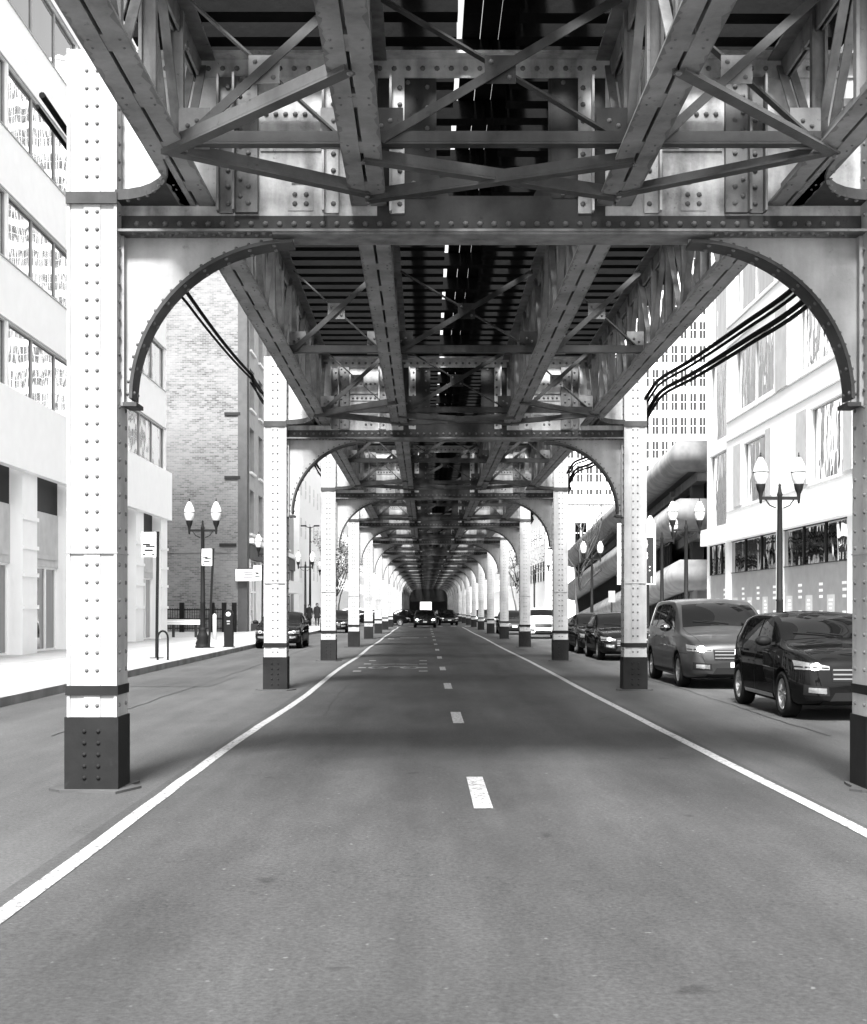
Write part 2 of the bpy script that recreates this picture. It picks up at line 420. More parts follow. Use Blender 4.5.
# ------------------------------------------------------------------ ground and road
def sheet(name, x0, x1, y0, y1, z, m, kind='structure'):
    b = MB(); b.add([(x0,y0,z),(x1,y0,z),(x1,y1,z),(x0,y1,z)], [(0,1,2,3)])
    return tag(b.obj(name, m), kind=kind)
CX = .58
KL, KR = -6.75, 8.15          # kerb lines
XS0, XS1 = 113.6, 121.5       # cross street
sheet('ground', -1500, 1500, -300, 3000, -.02, M['ground'])
sheet('road', KL-.02, KR+.02, -40, 320, 0, M['asphalt2'])
sheet('centre_roadway', -2.35, 3.2, -40, 108, .004, M['asphalt'])
sheet('cross_street', -200, 200, XS0, XS1, .008, M['asphalt2'])
def walk(x0, x1, y0, y1, kx):
    b = MB(); b.box(x0, x1, y0, y1, -.02, .15)
    tag(b.obj('sidewalk', M['walk']), kind='structure')
    k = MB(); s = 1 if kx > x0 and kx >= x1 else -1
    a, c = (x1, x1+.16) if s > 0 else (x0-.16, x0)
    y = y0
    while y < y1 - .1:
        e = min(y + 2.4, y1); k.box(a, c, y + .006, e - .006, -.02, .153); y = e
    tag(k.obj('kerb', M['kerb']), kind='structure')
walk(-16, KL-.16, -40, XS0-1, KL); walk(-16, KL-.16, XS1+2, 320, KL)
walk(KR+.16, 17, -40, XS0-1, KR-10); walk(KR+.16, 17, XS1+2, 320, KR-10)

# painted lines: slightly wandering edge lines, centre dashes, faded symbols
def paint_line(pts, wd, z, m, name='edge_line', label=None, cat='road marking'):
    b = MB(); n_ = len(pts); vs = []
    for i, (x, y) in enumerate(pts):
        j = random.uniform(-.006, .006)
        vs += [(x - wd/2 + j, y, z), (x + wd/2 + j, y, z)]
    b.add(vs, [(2*i, 2*i+1, 2*i+3, 2*i+2) for i in range(n_-1)])
    return b.obj(name, m)
ptsL = []; ptsR = []
y = -5.0
while y < 107:
    wl = -2.19 + .03*math.sin(y*.33) + (.02 if 18 < y < 26 else 0)*math.sin((y-18)/8*math.pi)
    ptsL.append((wl, y)); ptsR.append((3.06 + .02*math.sin(y*.21), y)); y += .8
for p_, s_ in ((ptsL, 'left'), (ptsR, 'right')):
    o = paint_line(p_, .115, .009, M['line'])
    tag(o, kind='structure')
y = 10.2 - 15; 
b = MB()
yy = 10.2 - 7.55*3
while yy < 106:
    b.box(.46-.075, .46+.075, yy, yy+1.9, .0085, .0095); yy += 7.55
tag(b.obj('centre_line', M['line']), kind='structure')
b = MB()
def P(px, py, z=0):           # ground point under a pixel of the photograph
    Y = (H - z)*F/(py - 608); return ((px - 425)*Y/F, Y)
for i in range(4):
    for (xa, xb) in ((357-5.5*0, 0),):
        pass
for i, py in enumerate((671.5, 668, 664.3, 661)):
    x, Y = P(357 + 5.2*i, py); b.box(x-.1, x+.1, Y-.25, Y+.25, .0105, .0115)
    x, Y = P(423.2, py); b.box(x-.11, x+.11, Y-.22, Y+.22, .0105, .0115)
tag(b.obj('lane_dash_marking', M['line2']), kind='structure')
# the flattened bicycle-lane symbol: two wheels, frame strokes and a chevron
b = MB()
x0, y0_ = P(394, 668)
for dx in (-.42, .42):
    for k in range(16):
        a0, a1 = 2*math.pi*k/16, 2*math.pi*(k+1)/16
        b.bar((x0+dx+.22*math.cos(a0), y0_+.55*math.sin(a0), .0115), (x0+dx+.22*math.cos(a1), y0_+.55*math.sin(a1), .0115), .09, .001)
for (xa, ya, xb, yb) in ((-.42,0,-.1,.5),(-.1,.5,.42,0),(-.1,.5,.3,.62),(-.62,1.4,0,1.9),(0,1.9,.62,1.4),(-.62,1.9,0,2.4),(0,2.4,.62,1.9)):
    b.bar((x0+xa, y0_+ya, .0125), (x0+xb, y0_+yb, .0125), .1, .001)
tag(b.obj('lane_symbol_marking', M['line2']), kind='structure')
b = MB()
for (px0, px1, py) in ((400, 419, 638), (388, 394, 639), (424, 427, 637.5)):
    xa, Y = P(px0, py); xb, _ = P(px1, py); b.box(xa, xb, Y-.5, Y+.6, .0105, .0115)
tag(b.obj('stop_bar_marking', M['line2']), kind='structure')
M['tar'] = flat('tar_seam', .028, .7, spec=.1)
for (x_, ya_, yb_, wd_) in ((-1.5, 19, 40, .02), (-4.6, 16, 60, .022), (5.0, 16, 48, .022)):
    rr = random.Random(int(ya_*7 + x_*3)); pts_ = []; y = ya_; xx = x_
    while y < yb_: pts_.append((xx, y)); xx += rr.uniform(-.025, .025); y += .35
    tag(paint_line(pts_, wd_, .0062, M['tar'], 'tar_seam'), kind='structure')
M['patch'] = asphalt('patched_asphalt', .043, .2)
for (xa, xb, ya_, yb_) in ((-5.9, -4.3, 26, 29.5), (.9, 2.3, 33, 37)):
    sheet('asphalt_patch', xa, xb, ya_, yb_, .0055, M['patch'])
# crossing bars at the cross street
b = MB()
for k in range(12):
    xx = -6.2 + k*1.2; b.box(xx, xx+.5, 110.4, 112.6, .0125, .0135)
tag(b.obj('crosswalk_marking', M['line']), kind='structure')

# ------------------------------------------------------------------ elevated railway
SP = 13.7; Y0 = 11.4; NB = 20
ZF, ZT = 4.83, 6.42           # underside and top of the cross girders
ZC = 5.10                     # underside of the lattice girders
CO = 3.45                     # column offset from the axis
GO = (-2.57, -1.07, 1.07, 2.57)

def make_bent():
    t = thing('elevated_bent', 'x', 'steel bent', (CX, Y0, 0), 0, 'steel bents carrying the elevated railway')
    for s in (-1, 1):
        c = MB(); x = s*CO
        # box column of two channels with face plates
        c.box(x-.2, x+.2, -.19, .19, 0, 6.4)
        c.box(x-.215, x-.19, -.205, .205, .6, 6.4); c.box(x+.19, x+.215, -.205, .205, .6, 6.4)
        c.box(x-.07, x+.07, -.2, -.19, .6, 6.4)
        z = .74
        while z < 6.3:
            if not (.83 < z < .93):
                for dx in (-.045, .045): c.rivet((x+dx, -.2, z), (0,-1,0), .017)
                for yy in (-.12, .12): c.rivet((x - s*.215, yy, z), (-s,0,0), .018)
            z += .152
        c.box(x-.222, x+.222, -.212, .212, 2.05, 2.062)
        co = c.obj('column', M['column'], t)
        d = MB(); d.box(x-.232, x+.232, -.222, .222, .02, .64)
        for zz in (.12, .22, .32, .42, .52):
            for dx in (-.06, .06): d.rivet((x+dx, -.222, zz), (0,-1,0), .018, 0)
        d.obj('base_cover', M['black_band'], co)
        d = MB(); d.box(x-.226, x+.226, -.216, .216, .83, .91); d.obj('warning_band', M['black_band'], co)
        rr = random.Random(3 + s); d = MB(); pl = []
        for k in range(14):
            a = 2*math.pi*k/14; q = max(abs(math.cos(a)), abs(math.sin(a)))
            pl.append((x + math.cos(a)/q*.3*rr.uniform(.85, 1.3), math.sin(a)/q*.3*rr.uniform(.85, 1.3)))
        d.prism(pl, 'z', -.01, .022); d.obj('footing', M['footing'], co)
        # curved horizontal gusset from column to outer girder
        q = MB(); pl = []
        for k in range(9):
            a = k/8*math.pi/2
            pl.append((x - s*.2 - s*.62*math.sin(a), -.2 - 1.0*(1-math.cos(a))))
        pl += [(x - s*.82, -.02), (x + s*.2, -.02), (x + s*.2, -.2)]
        q.prism(pl, 'z', 5.10, 5.12)
        for k in range(8):
            a0, a1 = k/8*math.pi/2, (k+1)/8*math.pi/2
            q.bar((x - s*.2 - s*.62*math.sin(a0), -.2 - 1.0*(1-math.cos(a0)), 5.14), (x - s*.2 - s*.62*math.sin(a1), -.2 - 1.0*(1-math.cos(a1)), 5.14), .012, .09)
            q.rivet((x - s*.2 - s*.55*math.sin(a0), -.16 - .95*(1-math.cos(a0)), 5.10), (0,0,-1), .018)
        q.box(x - .22, x + .22, -.225, -.2, 5.06, 5.16)
        q.obj('column_gusset', M['flange'], t)
        # knee bracket below the girder
        kb = MB(); cx_, cz = 1.73, 3.40; ax, az = 1.42, 1.38
        arc = [(s*(cx_ + ax*math.cos(a)), cz + az*math.sin(a)) for a in [k/20*math.pi/2 for k in range(21)]]
        poly = [(s*3.24, 3.34)] + [(s*3.15, 3.34)] + arc + [(s*1.73, ZF-.01), (s*3.24, ZF-.01)]
        kb.prism(poly, 'y', -.012, .012)
        kb.box(min(s*3.24, s*3.2), max(s*3.24, s*3.2), -.09, .09, 3.34, ZF-.01)
        kbo = kb.obj('knee_bracket', M['bracket'], t)
        fl = MB()
        for k in range(20):
            p0, p1 = arc[k], arc[k+1]
            vs_ = []
            for (px, pz), a in ((p0, k/20*math.pi/2), (p1, (k+1)/20*math.pi/2)):
                nx, nz = -s*math.cos(a), -math.sin(a)
                vs_ += [(px, -.13, pz), (px, .13, pz), (px+nx*.03, .13, pz+nz*.03), (px+nx*.03, -.13, pz+nz*.03)]
            fl.add(vs_, [(0,4,5,1),(1,5,6,2),(2,6,7,3),(3,7,4,0)] + ([(0,1,2,3)] if k == 0 else []) + ([(7,6,5,4)] if k == 19 else []), smooth=False)
            mxx, mzz = (p0[0]+p1[0])/2, (p0[1]+p1[1])/2
            a = (k+.5)/20*math.pi/2
            fl.rivet((mxx + s*.04*math.cos(a), -.012, mzz + .04*math.sin(a)), (0,-1,0), .014)
            if k % 2 == 0:
                for yy in (-.075, .075): fl.rivet((mxx - s*.03*math.cos(a), yy, mzz - .03*math.sin(a)), (-s*math.cos(a), 0, -math.sin(a)), .018)
        fl.box(min(s*3.2, s*3.08), max(s*3.2, s*3.08), -.14, .14, 3.33, 3.365)
        fl.obj('bracket_flange', M['flange'], kbo)
    # cross girder: bottom flange, webs, top flange; the middle bay is open
    gd = MB()
    for sgn in (-1, 1):
        gd.box(min(sgn*3.24, sgn*1.0), max(sgn*3.24, sgn*1.0), -.0105, .0105, ZF+.18, ZT-.04)
    gd.box(-3.24, 3.24, -.16, .16, ZT-.04, ZT-.015)
    gd.box(-3.24, 3.24, -.028, -.0125, ZT-.2, ZT-.04)
    k = -3.1
    while k < 3.15: gd.rivet((k, -.028, ZT-.12), (0,-1,0), .022); k += .125
    gdo = gd.obj('cross_girder', M['steel'], t)
    for sgn in (-1, 1):
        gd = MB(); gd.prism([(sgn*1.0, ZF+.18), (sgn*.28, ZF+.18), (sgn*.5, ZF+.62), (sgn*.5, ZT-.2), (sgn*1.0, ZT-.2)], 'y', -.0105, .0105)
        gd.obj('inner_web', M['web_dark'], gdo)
    gd = MB()
    gd.box(-3.24, 3.24, -.19, .19, ZF, ZF+.022)
    gd.box(-1.9, 1.9, -.17, .17, ZF-.02, ZF)
    gd.obj('flange_plate', M['lattice'], gdo)
    gd = MB()
    for yy in (-.03, .03): gd.box(-3.24, 3.24, min(yy, yy*.4), max(yy, yy*.4), ZF+.022, ZF+.18)
    gd.box(-1.0, 1.0, -.012, .012, ZF+.022, ZF+.36)
    k = -3.1
    while k < 3.15:
        gd.rivet((k, -.03, ZF+.11), (0,-1,0), .024)
        if abs(k) > 1.75:
            for yy in (-.14, -.08): gd.rivet((k + (.06 if yy > -.1 else 0), yy, ZF), (0,0,-1), .022)
        k += .125
    gd.obj('flange_angle', M['flange'], gdo)
    for s in (-1, 1):
        for off, wd, yf in ((2.32, .12, -.05), (2.14, .2, -.075), (1.4, .13, -.05), (.82, .12, -.04)):
            st = MB(); x = s*off
            st.box(x-wd/2, x+wd/2, yf, -.0125, ZF+.2, ZT-.205)
            st.box(x + s*(wd/2) - .01, x + s*(wd/2) + .01, yf-.09, yf, ZF+.2, ZT-.205)
            z = ZF + .28
            while z < ZT-.25:
                st.rivet((x - s*.02, yf, z), (0,-1,0), .022)
                if wd > .18: st.rivet((x + s*.05, yf, z+.06), (0,-1,0), .02)
                z += .145
            st.obj('stiffener', M['lattice'] if off > 2 else M['steel'], gdo)
        # splice plates riveted on the outer web panels
        pp = MB(); xa, xb = sorted((s*1.49, s*2.02))
        pp.box(xa, xb, -.026, -.0125, 5.58, 5.95)
        k = xa + .05
        while k < xb - .02:
            for zz in (5.63, 5.90): pp.rivet((k, -.026, zz), (0,-1,0), .022)
            k += .085
        pp.box(xa, xb, -.05, -.026, 5.71, 5.83)
        pp.obj('splice_plate', M['steel'], gdo)
        pp = MB(); x1, x2 = sorted((s*1.5, s*1.75)); pp.box(x1, x2, -.022, -.0125, 5.3, 5.48); pp.obj('cover_plate', M['steel'], gdo)
        pp = MB(); pp.box(s*1.72-.06, s*1.72+.16, -.018, -.0125, 5.06, 5.26)
        for dx in (0, .1):
            for zz in (5.12, 5.2): pp.rivet((s*1.72+dx, -.018, zz), (0,-1,0), .022)
        pp.obj('cover_plate', M['steel'], gdo)
        pm = MB(); x = s*.68
        pm.box(x-.15, x+.2, -.02, -.0125, ZF+.34, ZT-.21)
        for (dx, zz) in ((-.1,5.25),(0,5.3),(.1,5.25),(-.05,5.2),(.06,5.2),(.12,5.45),(.12,5.6),(.12,5.78),(.12,5.96),(.12,6.14),(-.05,6.18)):
            pm.rivet((x+dx, -.02, zz), (0,-1,0), .02)
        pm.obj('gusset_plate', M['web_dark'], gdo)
    return t

def girder_parts(t, L, fine=True):
    """one riveted lattice girder along +y from 0 to L; z measured from its underside"""
    D = ZT - ZC - .03
    for nm, z0, up in (('bottom_chord', 0, 1), ('top_chord', D, -1)):
        c = MB()
        for s in (-1, 1):
            c.box(min(s*.014, s*.155), max(s*.014, s*.155), 0, L, min(z0, z0+up*.022), max(z0, z0+up*.022))
            c.box(min(s*.014, s*.034), max(s*.014, s*.034), 0, L, min(z0+up*.022, z0+up*.2), max(z0+up*.022, z0+up*.2))
        if up > 0:
            rr = random.Random(11)
            for s in (-1, 1):
                y = 0; w0 = .01
                while y < L - .06:
                    e = min(L, y + rr.uniform(.03, .1)); w1 = rr.choice((.004, .008, .014, .03, .04)) * rr.uniform(.6, 1.2)
                    a, b_ = s*.1565, -.0015
                    c.add([(a, y, b_), (a, e, b_), (a - s*w1, e, b_), (a - s*w0, y, b_)], [(0,1,2,3)], 1); w0 = w1; y = e
        y = .05
        while y < L - .3:
            c.box(-.0135, .0135, y, y+.24, min(z0+up*.004, z0+up*.05), max(z0+up*.004, z0+up*.05))
            for yy in (.06, .18):
                for s in (-1, 1): c.rivet((s*.1, y+yy, z0), (0,0,-up), .010, seg=5)
            y += .92
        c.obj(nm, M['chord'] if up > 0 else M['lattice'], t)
    npan = max(2, round(L/1.05)); p = L/npan
    mems = []
    for i in range(npan):
        ya, yb = i*p + .06, (i+1)*p - .02
        m_ = MB()
        for s in (-1, 1):
            m_.bar((s*.05, ya, .04), (s*.05, ya, D-.04), .024, .075, (0,1,0))
        m_.bar((0, ya, .06), (0, ya, D-.06), .11, .012, (0,1,0)); mems.append(m_)
        m_ = MB(); a, c_ = (ya+.1, yb-.03) if i % 2 == 0 else (yb-.03, ya+.1)
        for s in (-1, 1): m_.bar((s*.046, a, .08), (s*.046, c_, D-.08), .018, .07, (1,0,0))
        for zz in (.2, D-.2): m_.box(-.044, .044, min(a,c_)+.2, min(a,c_)+.24, zz, zz+.06)
        mems.append(m_)
    if fine:
        for m_ in mems: m_.obj('web_member', M['lattice'], t)
    else:
        a = MB()
        for m_ in mems: a.add(m_.v, m_.f)
        a.obj('lattice_web', M['lattice'], t)

def make_sway(lat=True):
    t = thing('sway_frame', 'x', 'bracing', (0,0,0), 0, 'sway frames between the lattice girders')
    zb, zt = ZC + .06, ZT - .12
    for i in range(3):
        xa, xb = GO[i] + .1, GO[i+1] - .1
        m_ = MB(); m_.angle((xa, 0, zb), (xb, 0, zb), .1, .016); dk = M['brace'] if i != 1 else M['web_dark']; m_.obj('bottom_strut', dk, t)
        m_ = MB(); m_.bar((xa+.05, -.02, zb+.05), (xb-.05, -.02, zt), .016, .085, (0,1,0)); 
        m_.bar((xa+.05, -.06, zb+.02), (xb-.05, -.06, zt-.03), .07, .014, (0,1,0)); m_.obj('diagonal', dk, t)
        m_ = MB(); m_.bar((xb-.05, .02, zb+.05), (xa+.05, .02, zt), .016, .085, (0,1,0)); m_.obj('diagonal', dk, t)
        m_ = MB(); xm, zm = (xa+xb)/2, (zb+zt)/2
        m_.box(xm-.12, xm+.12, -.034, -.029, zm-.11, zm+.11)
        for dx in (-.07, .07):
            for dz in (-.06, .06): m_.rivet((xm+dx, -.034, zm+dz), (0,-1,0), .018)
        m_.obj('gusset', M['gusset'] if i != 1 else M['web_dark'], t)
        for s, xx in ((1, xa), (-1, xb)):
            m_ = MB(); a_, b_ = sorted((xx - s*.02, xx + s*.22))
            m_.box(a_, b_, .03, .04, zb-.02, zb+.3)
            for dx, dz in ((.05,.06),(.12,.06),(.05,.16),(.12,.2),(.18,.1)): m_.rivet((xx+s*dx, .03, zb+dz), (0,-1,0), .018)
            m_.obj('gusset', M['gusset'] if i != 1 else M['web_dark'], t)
    if lat:
        zb = ZC - .012
        for i, prs in ((0, ((0, 1, -.05, 1.0), (0, 1, -.05, -1.6))), (1, ((0, 1, 0.15, 1.1), (0, 1, 1.1, .15))), (2, ((1, 0, -.05, 1.0), (1, 0, -.05, -1.6)))):
            for j, (ia, ib, yA, yB) in enumerate(prs):
                m_ = MB(); z = zb - .02*j
                m_.angle((GO[i+ia], yA, z), (GO[i+ib], yB, z), .1, .016)
                m_.rivet((GO[i+ia], yA, z-.01), (0,0,-1), .02); m_.rivet((GO[i+ib], yB, z-.01), (0,0,-1), .02)
                m_.obj('lateral_brace', M['brace'], t)
    return t

def deck_parts(t, L, fine=True):
    z = ZT + .01; ties = []; y = .1; k = 0
    while y < L - .1:
        for s in (-1, 1):
            ins = .02 if (k % 3 == 0) else (.31 if s < 0 else .2)
            dz = random.uniform(-.004, .012); sk = random.uniform(-.015, .015)
            m_ = MB(); xa, xb = (-3.05, -ins) if s < 0 else (ins, 3.05)
            xa += random.uniform(-.05, .05) if s < 0 else 0; xb += random.uniform(-.05, .05) if s > 0 else 0
            m_.add([(xa,y,z+dz),(xb,y+sk,z+dz),(xb,y+sk+.19,z+dz),(xa,y+.19,z+dz),(xa,y,z+dz+.18),(xb,y+sk,z+dz+.18),(xb,y+sk+.19,z+dz+.18),(xa,y+.19,z+dz+.18)],
                   [(0,3,2,1),(4,5,6,7),(0,1,5,4),(1,2,6,5),(2,3,7,6),(3,0,4,7)])
            ties.append(m_)
        y += .46; k += 1
    if fine:
        for m_ in ties: m_.obj('tie', M['tie'], t)
    else:
        a = MB()
        for m_ in ties: a.add(m_.v, m_.f)
        a.obj('tie_row', M['tie'], t)
    zz = z + .2
    for c in (-1.82, 1.82):
        for s in (-1, 1):
            r = MB(); x = c + s*.74
            r.box(x-.065, x+.065, 0, L, zz, zz+.015); r.box(x-.01, x+.01, 0, L, zz+.015, zz+.11); r.box(x-.036, x+.036, 0, L, zz+.11, zz+.15)
            r.obj('rail', M['rail'], t)
            r = MB(); x = c + s*1.12; r.box(x-.09, x+.09, 0, L, zz, zz+.16); r.obj('guard_timber', M['tie'], t)
    wk = MB(); x = -.25
    while x < .24:
        wk.box(x, x+.155, 0, L, zz+.002, zz+.05); x += .163
    wk.obj('walkway', M['plank'], t)

bent = make_bent()
bent['label'] = 'nearest cream steel bent of the elevated railway, framing the whole view'
for i in range(1, NB):
    copy_tree(bent, (CX, Y0 + SP*i, 0), label='cream riveted steel bent with curved knee brackets, %s down the street' % ORD[i])

GL = ['left outer', 'left inner', 'right inner', 'right outer']
def mk_span(L, fine):
    gt = thing('lattice_girder', 'x', 'girder', (0,0,0), 0, 'lattice girders under the tracks'); girder_parts(gt, L, fine)
    dt = thing('track_deck', 'x', 'track deck', (0,0,0), 0, 'timber track decks on the girders'); deck_parts(dt, L, fine)
    return gt, dt
NEAR = 5.3  # near girders and deck cut short to let open sky light the foreground
g0 = thing('lattice_girder', 'x', 'girder', (0,0,0), 0, 'lattice girders under the tracks'); girder_parts(g0, NEAR, True)
d0 = thing('track_deck', 'x', 'track deck', (0,0,0), 0, 'timber track decks on the girders'); deck_parts(d0, 2.75, True)
gA, dA = mk_span(SP - .02, True)
gB, dB = mk_span(SP - .02, False)
sw = make_sway(True); sw2 = make_sway(False)
used = set()
def put(proto, loc, label):
    if proto.name not in used:
        used.add(proto.name); proto.location = loc; proto['label'] = label; return proto
    return copy_tree(proto, loc, label=label)
for i in range(-1, NB):
    ys = Y0 - NEAR if i < 0 else Y0 + SP*i + .01
    gp, dp = (g0, d0) if i < 0 else ((gA, dA) if i < 3 else (gB, dB))
    where = 'overhead before the nearest bent' if i < 0 else 'beyond the %s bent' % ORD[i]
    for k in range(4):
        put(gp, (CX + GO[k], ys, ZC), 'riveted steel lattice girder under the tracks, %s line, %s' % (GL[k], where))
    put(dp, (CX, Y0 - 2.75 if i < 0 else ys, 0), 'timber railway ties and rails laid on the girders %s' % where)
    if i >= 0: put(sw2, (CX, Y0 + SP*i + 6.8, 0), 'steel cross bracing between girders, halfway along the span %s' % where)
    ye = Y0 + SP*(i+1) - 1.35
    put(sw, (CX, ye, 0), 'steel cross bracing with flat diagonals just short of the %s bent' % ORD[i+1])

# cables slung along both sides of the viaduct
def cable(pts, r, label, sag=.0):
    b = MB(); P_ = []
    for i in range(len(pts)-1):
        a, c = Vector(pts[i]), Vector(pts[i+1])
        for k in range(8):
            t_ = k/8; q = a.lerp(c, t_); q.z -= sag*4*t_*(1-t_); P_.append(q)
    P_.append(Vector(pts[-1])); b.tube(P_, r, 7)
    o = b.obj('cable', M['cable']); return tag(o, label, 'cable', 'black cables slung along the viaduct')
for i in range(0, 5):
    ya, yb = Y0 + SP*i, Y0 + SP*(i+1)
    w_ = 'between the %s and %s bents' % (ORD[i], ORD[i+1])
    cable([(-3.3, ya-.2, 6.0), (-3.32, (ya+yb)/2, 5.98), (-3.3, yb-.3, 6.02), (-3.1, yb-.1, 5.7)], .028, 'upper thin cable on the left side of the viaduct, ' + w_, .06)
    cable([(-3.34, ya-.2, 5.9), (-3.34, (ya+yb)/2, 5.86), (-3.3, yb-.3, 5.94), (-3.1, yb-.1, 5.5)], .02, 'lower thin cable on the left side of the viaduct, ' + w_, .05)
    for j, (dz, r) in enumerate(((0, .034), (-.07, .024), (-.2, .036), (-.27, .028))):
        x = 4.36 + .03*j
        ctl = [(4.12, ya+.26, 5.5), (x, ya+.9, 5.5), (x+.03, ya+3.9, 5.39), (x+.02, ya+6.6, 5.49), (x, ya+10, 5.65), (x-.01, ya+12.6, 5.82), (x-.07, ya+13.3, 5.72), (x-.2, ya+13.68, 5.45)]
        b = MB(); P_ = []
        for q in range(len(ctl)-1):
            p0, p1, p2, p3 = [Vector(ctl[max(0, min(len(ctl)-1, q+d))]) for d in (-1, 0, 1, 2)]
            for k in range(8):
                t_ = k/8; v_ = .5*((2*p1) + (p2-p0)*t_ + (2*p0-5*p1+4*p2-p3)*t_*t_ + (3*p1-p0-3*p2+p3)*t_**3); v_.z += dz; P_.append(v_)
        P_.append(Vector(ctl[-1]) + Vector((0,0,dz))); b.tube(P_, r, 7)
        tag(b.obj('cable', M['cable']), '%s black cable on the right side of the viaduct, %s' % (('topmost', 'second', 'third', 'lowest')[j], w_), 'cable', 'black cables slung along the viaduct')

# elevated station added to darken the far end of the line: platforms, dark stair walls and a low crossing hall
t = thing('added_station', 'dark elevated station added to darken the far end of the street', 'station', (0,0,0))
for xa, xb in ((CX-7.2, CX-3.15), (CX+3.15, CX+7.2)):
    b = MB(); b.box(xa, xb, 150, 284, 6.25, 6.6); b.obj('platform', M['tie'], t)
    b = MB(); o_ = CX-7.2 if xa < 0 else CX+7.1; b.box(o_, o_+.1, 150, 284, 6.61, 9.2); b.obj('windbreak', M['web_dark'], t)
for xa, xb in ((CX-3.3, -.85), (1.15, CX+3.3)):
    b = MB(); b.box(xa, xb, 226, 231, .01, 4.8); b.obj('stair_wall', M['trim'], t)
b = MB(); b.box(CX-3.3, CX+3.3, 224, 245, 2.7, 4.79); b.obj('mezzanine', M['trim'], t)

# ------------------------------------------------------------------ facades
def facade_pt(kind, base):
    """kind 'x+': wall plane x=base facing +x, u=y ; 'x-' facing -x ; 'y-' plane y=base facing the viewer, u=x. d>0 goes outward"""
    if kind == 'x+': return lambda u, z, d=0: (base + d, u, z)
    if kind == 'x-': return lambda u, z, d=0: (base - d, u, z)
    return lambda u, z, d=0: (u, base - d, z)
def wall_open(mb, pt, u0, u1, z0, z1, ops, depth=.2, mi=0, rmi=None):
    us = sorted(set([u0, u1] + [o[0] for o in ops] + [o[1] for o in ops])); zs = sorted(set([z0, z1] + [o[2] for o in ops] + [o[3] for o in ops]))
    us = [u for u in us if u0 <= u <= u1]; zs = [z for z in zs if z0 <= z <= z1]
    for i in range(len(us)-1):
        for j in range(len(zs)-1):
            uc, zc = (us[i]+us[i+1])/2, (zs[j]+zs[j+1])/2
            if any(o[0] < uc < o[1] and o[2] < zc < o[3] for o in ops): continue
            mb.add([pt(us[i], zs[j]), pt(us[i+1], zs[j]), pt(us[i+1], zs[j+1]), pt(us[i], zs[j+1])], [(0,1,2,3)], mi)
    r = mi if rmi is None else rmi
    for (a, b, c, d) in ops:
        for (p, q) in (((a,c),(b,c)), ((b,c),(b,d)), ((b,d),(a,d)), ((a,d),(a,c))):
            mb.add([pt(p[0],p[1],0), pt(q[0],q[1],0), pt(q[0],q[1],-depth), pt(p[0],p[1],-depth)], [(0,1,2,3)], r)
def fbox(mb, pt, u0, u1, z0, z1, d0, d1, mi=0):
    vs = [pt(u,z,d) for d in (d0, d1) for (u, z) in ((u0,z0),(u1,z0),(u1,z1),(u0,z1))]
    mb.add(vs, [(0,1,2,3),(7,6,5,4),(0,4,5,1),(1,5,6,2),(2,6,7,3),(3,7,4,0)], mi)
def window(parent, pt, u0, u1, z0, z1, depth, glass, frame, nu=1, nz=1, fw=.06, sill=None):
    """pane with a frame and glazing bars, set in an opening"""
    b = MB(); fbox(b, pt, u0, u1, z0, z1, -depth-.03, -depth)
    o = b.obj('window', glass, parent)
    f = MB()
    for i in range(nu+1):
        u = u0 + (u1-u0)*i/nu; w_ = fw if 0 < i < nu else fw*1.4
        a, c = (max(u0, u-w_/2), min(u1, u+w_/2)); fbox(f, pt, a, c, z0, z1, -depth+.002, -depth+.05)
    for j in range(nz+1):
        z = z0 + (z1-z0)*j/nz
        fbox(f, pt, u0, u1, max(z0, z-fw/2), min(z1, z+fw/2), -depth+.004, -depth+.045)
    f.obj('frame', frame, o)
    if sill:
        s = MB(); fbox(s, pt, u0-.12, u1+.12, z0-.14, z0-.002, .002, .14); s.obj('sill', sill, o)
    return o

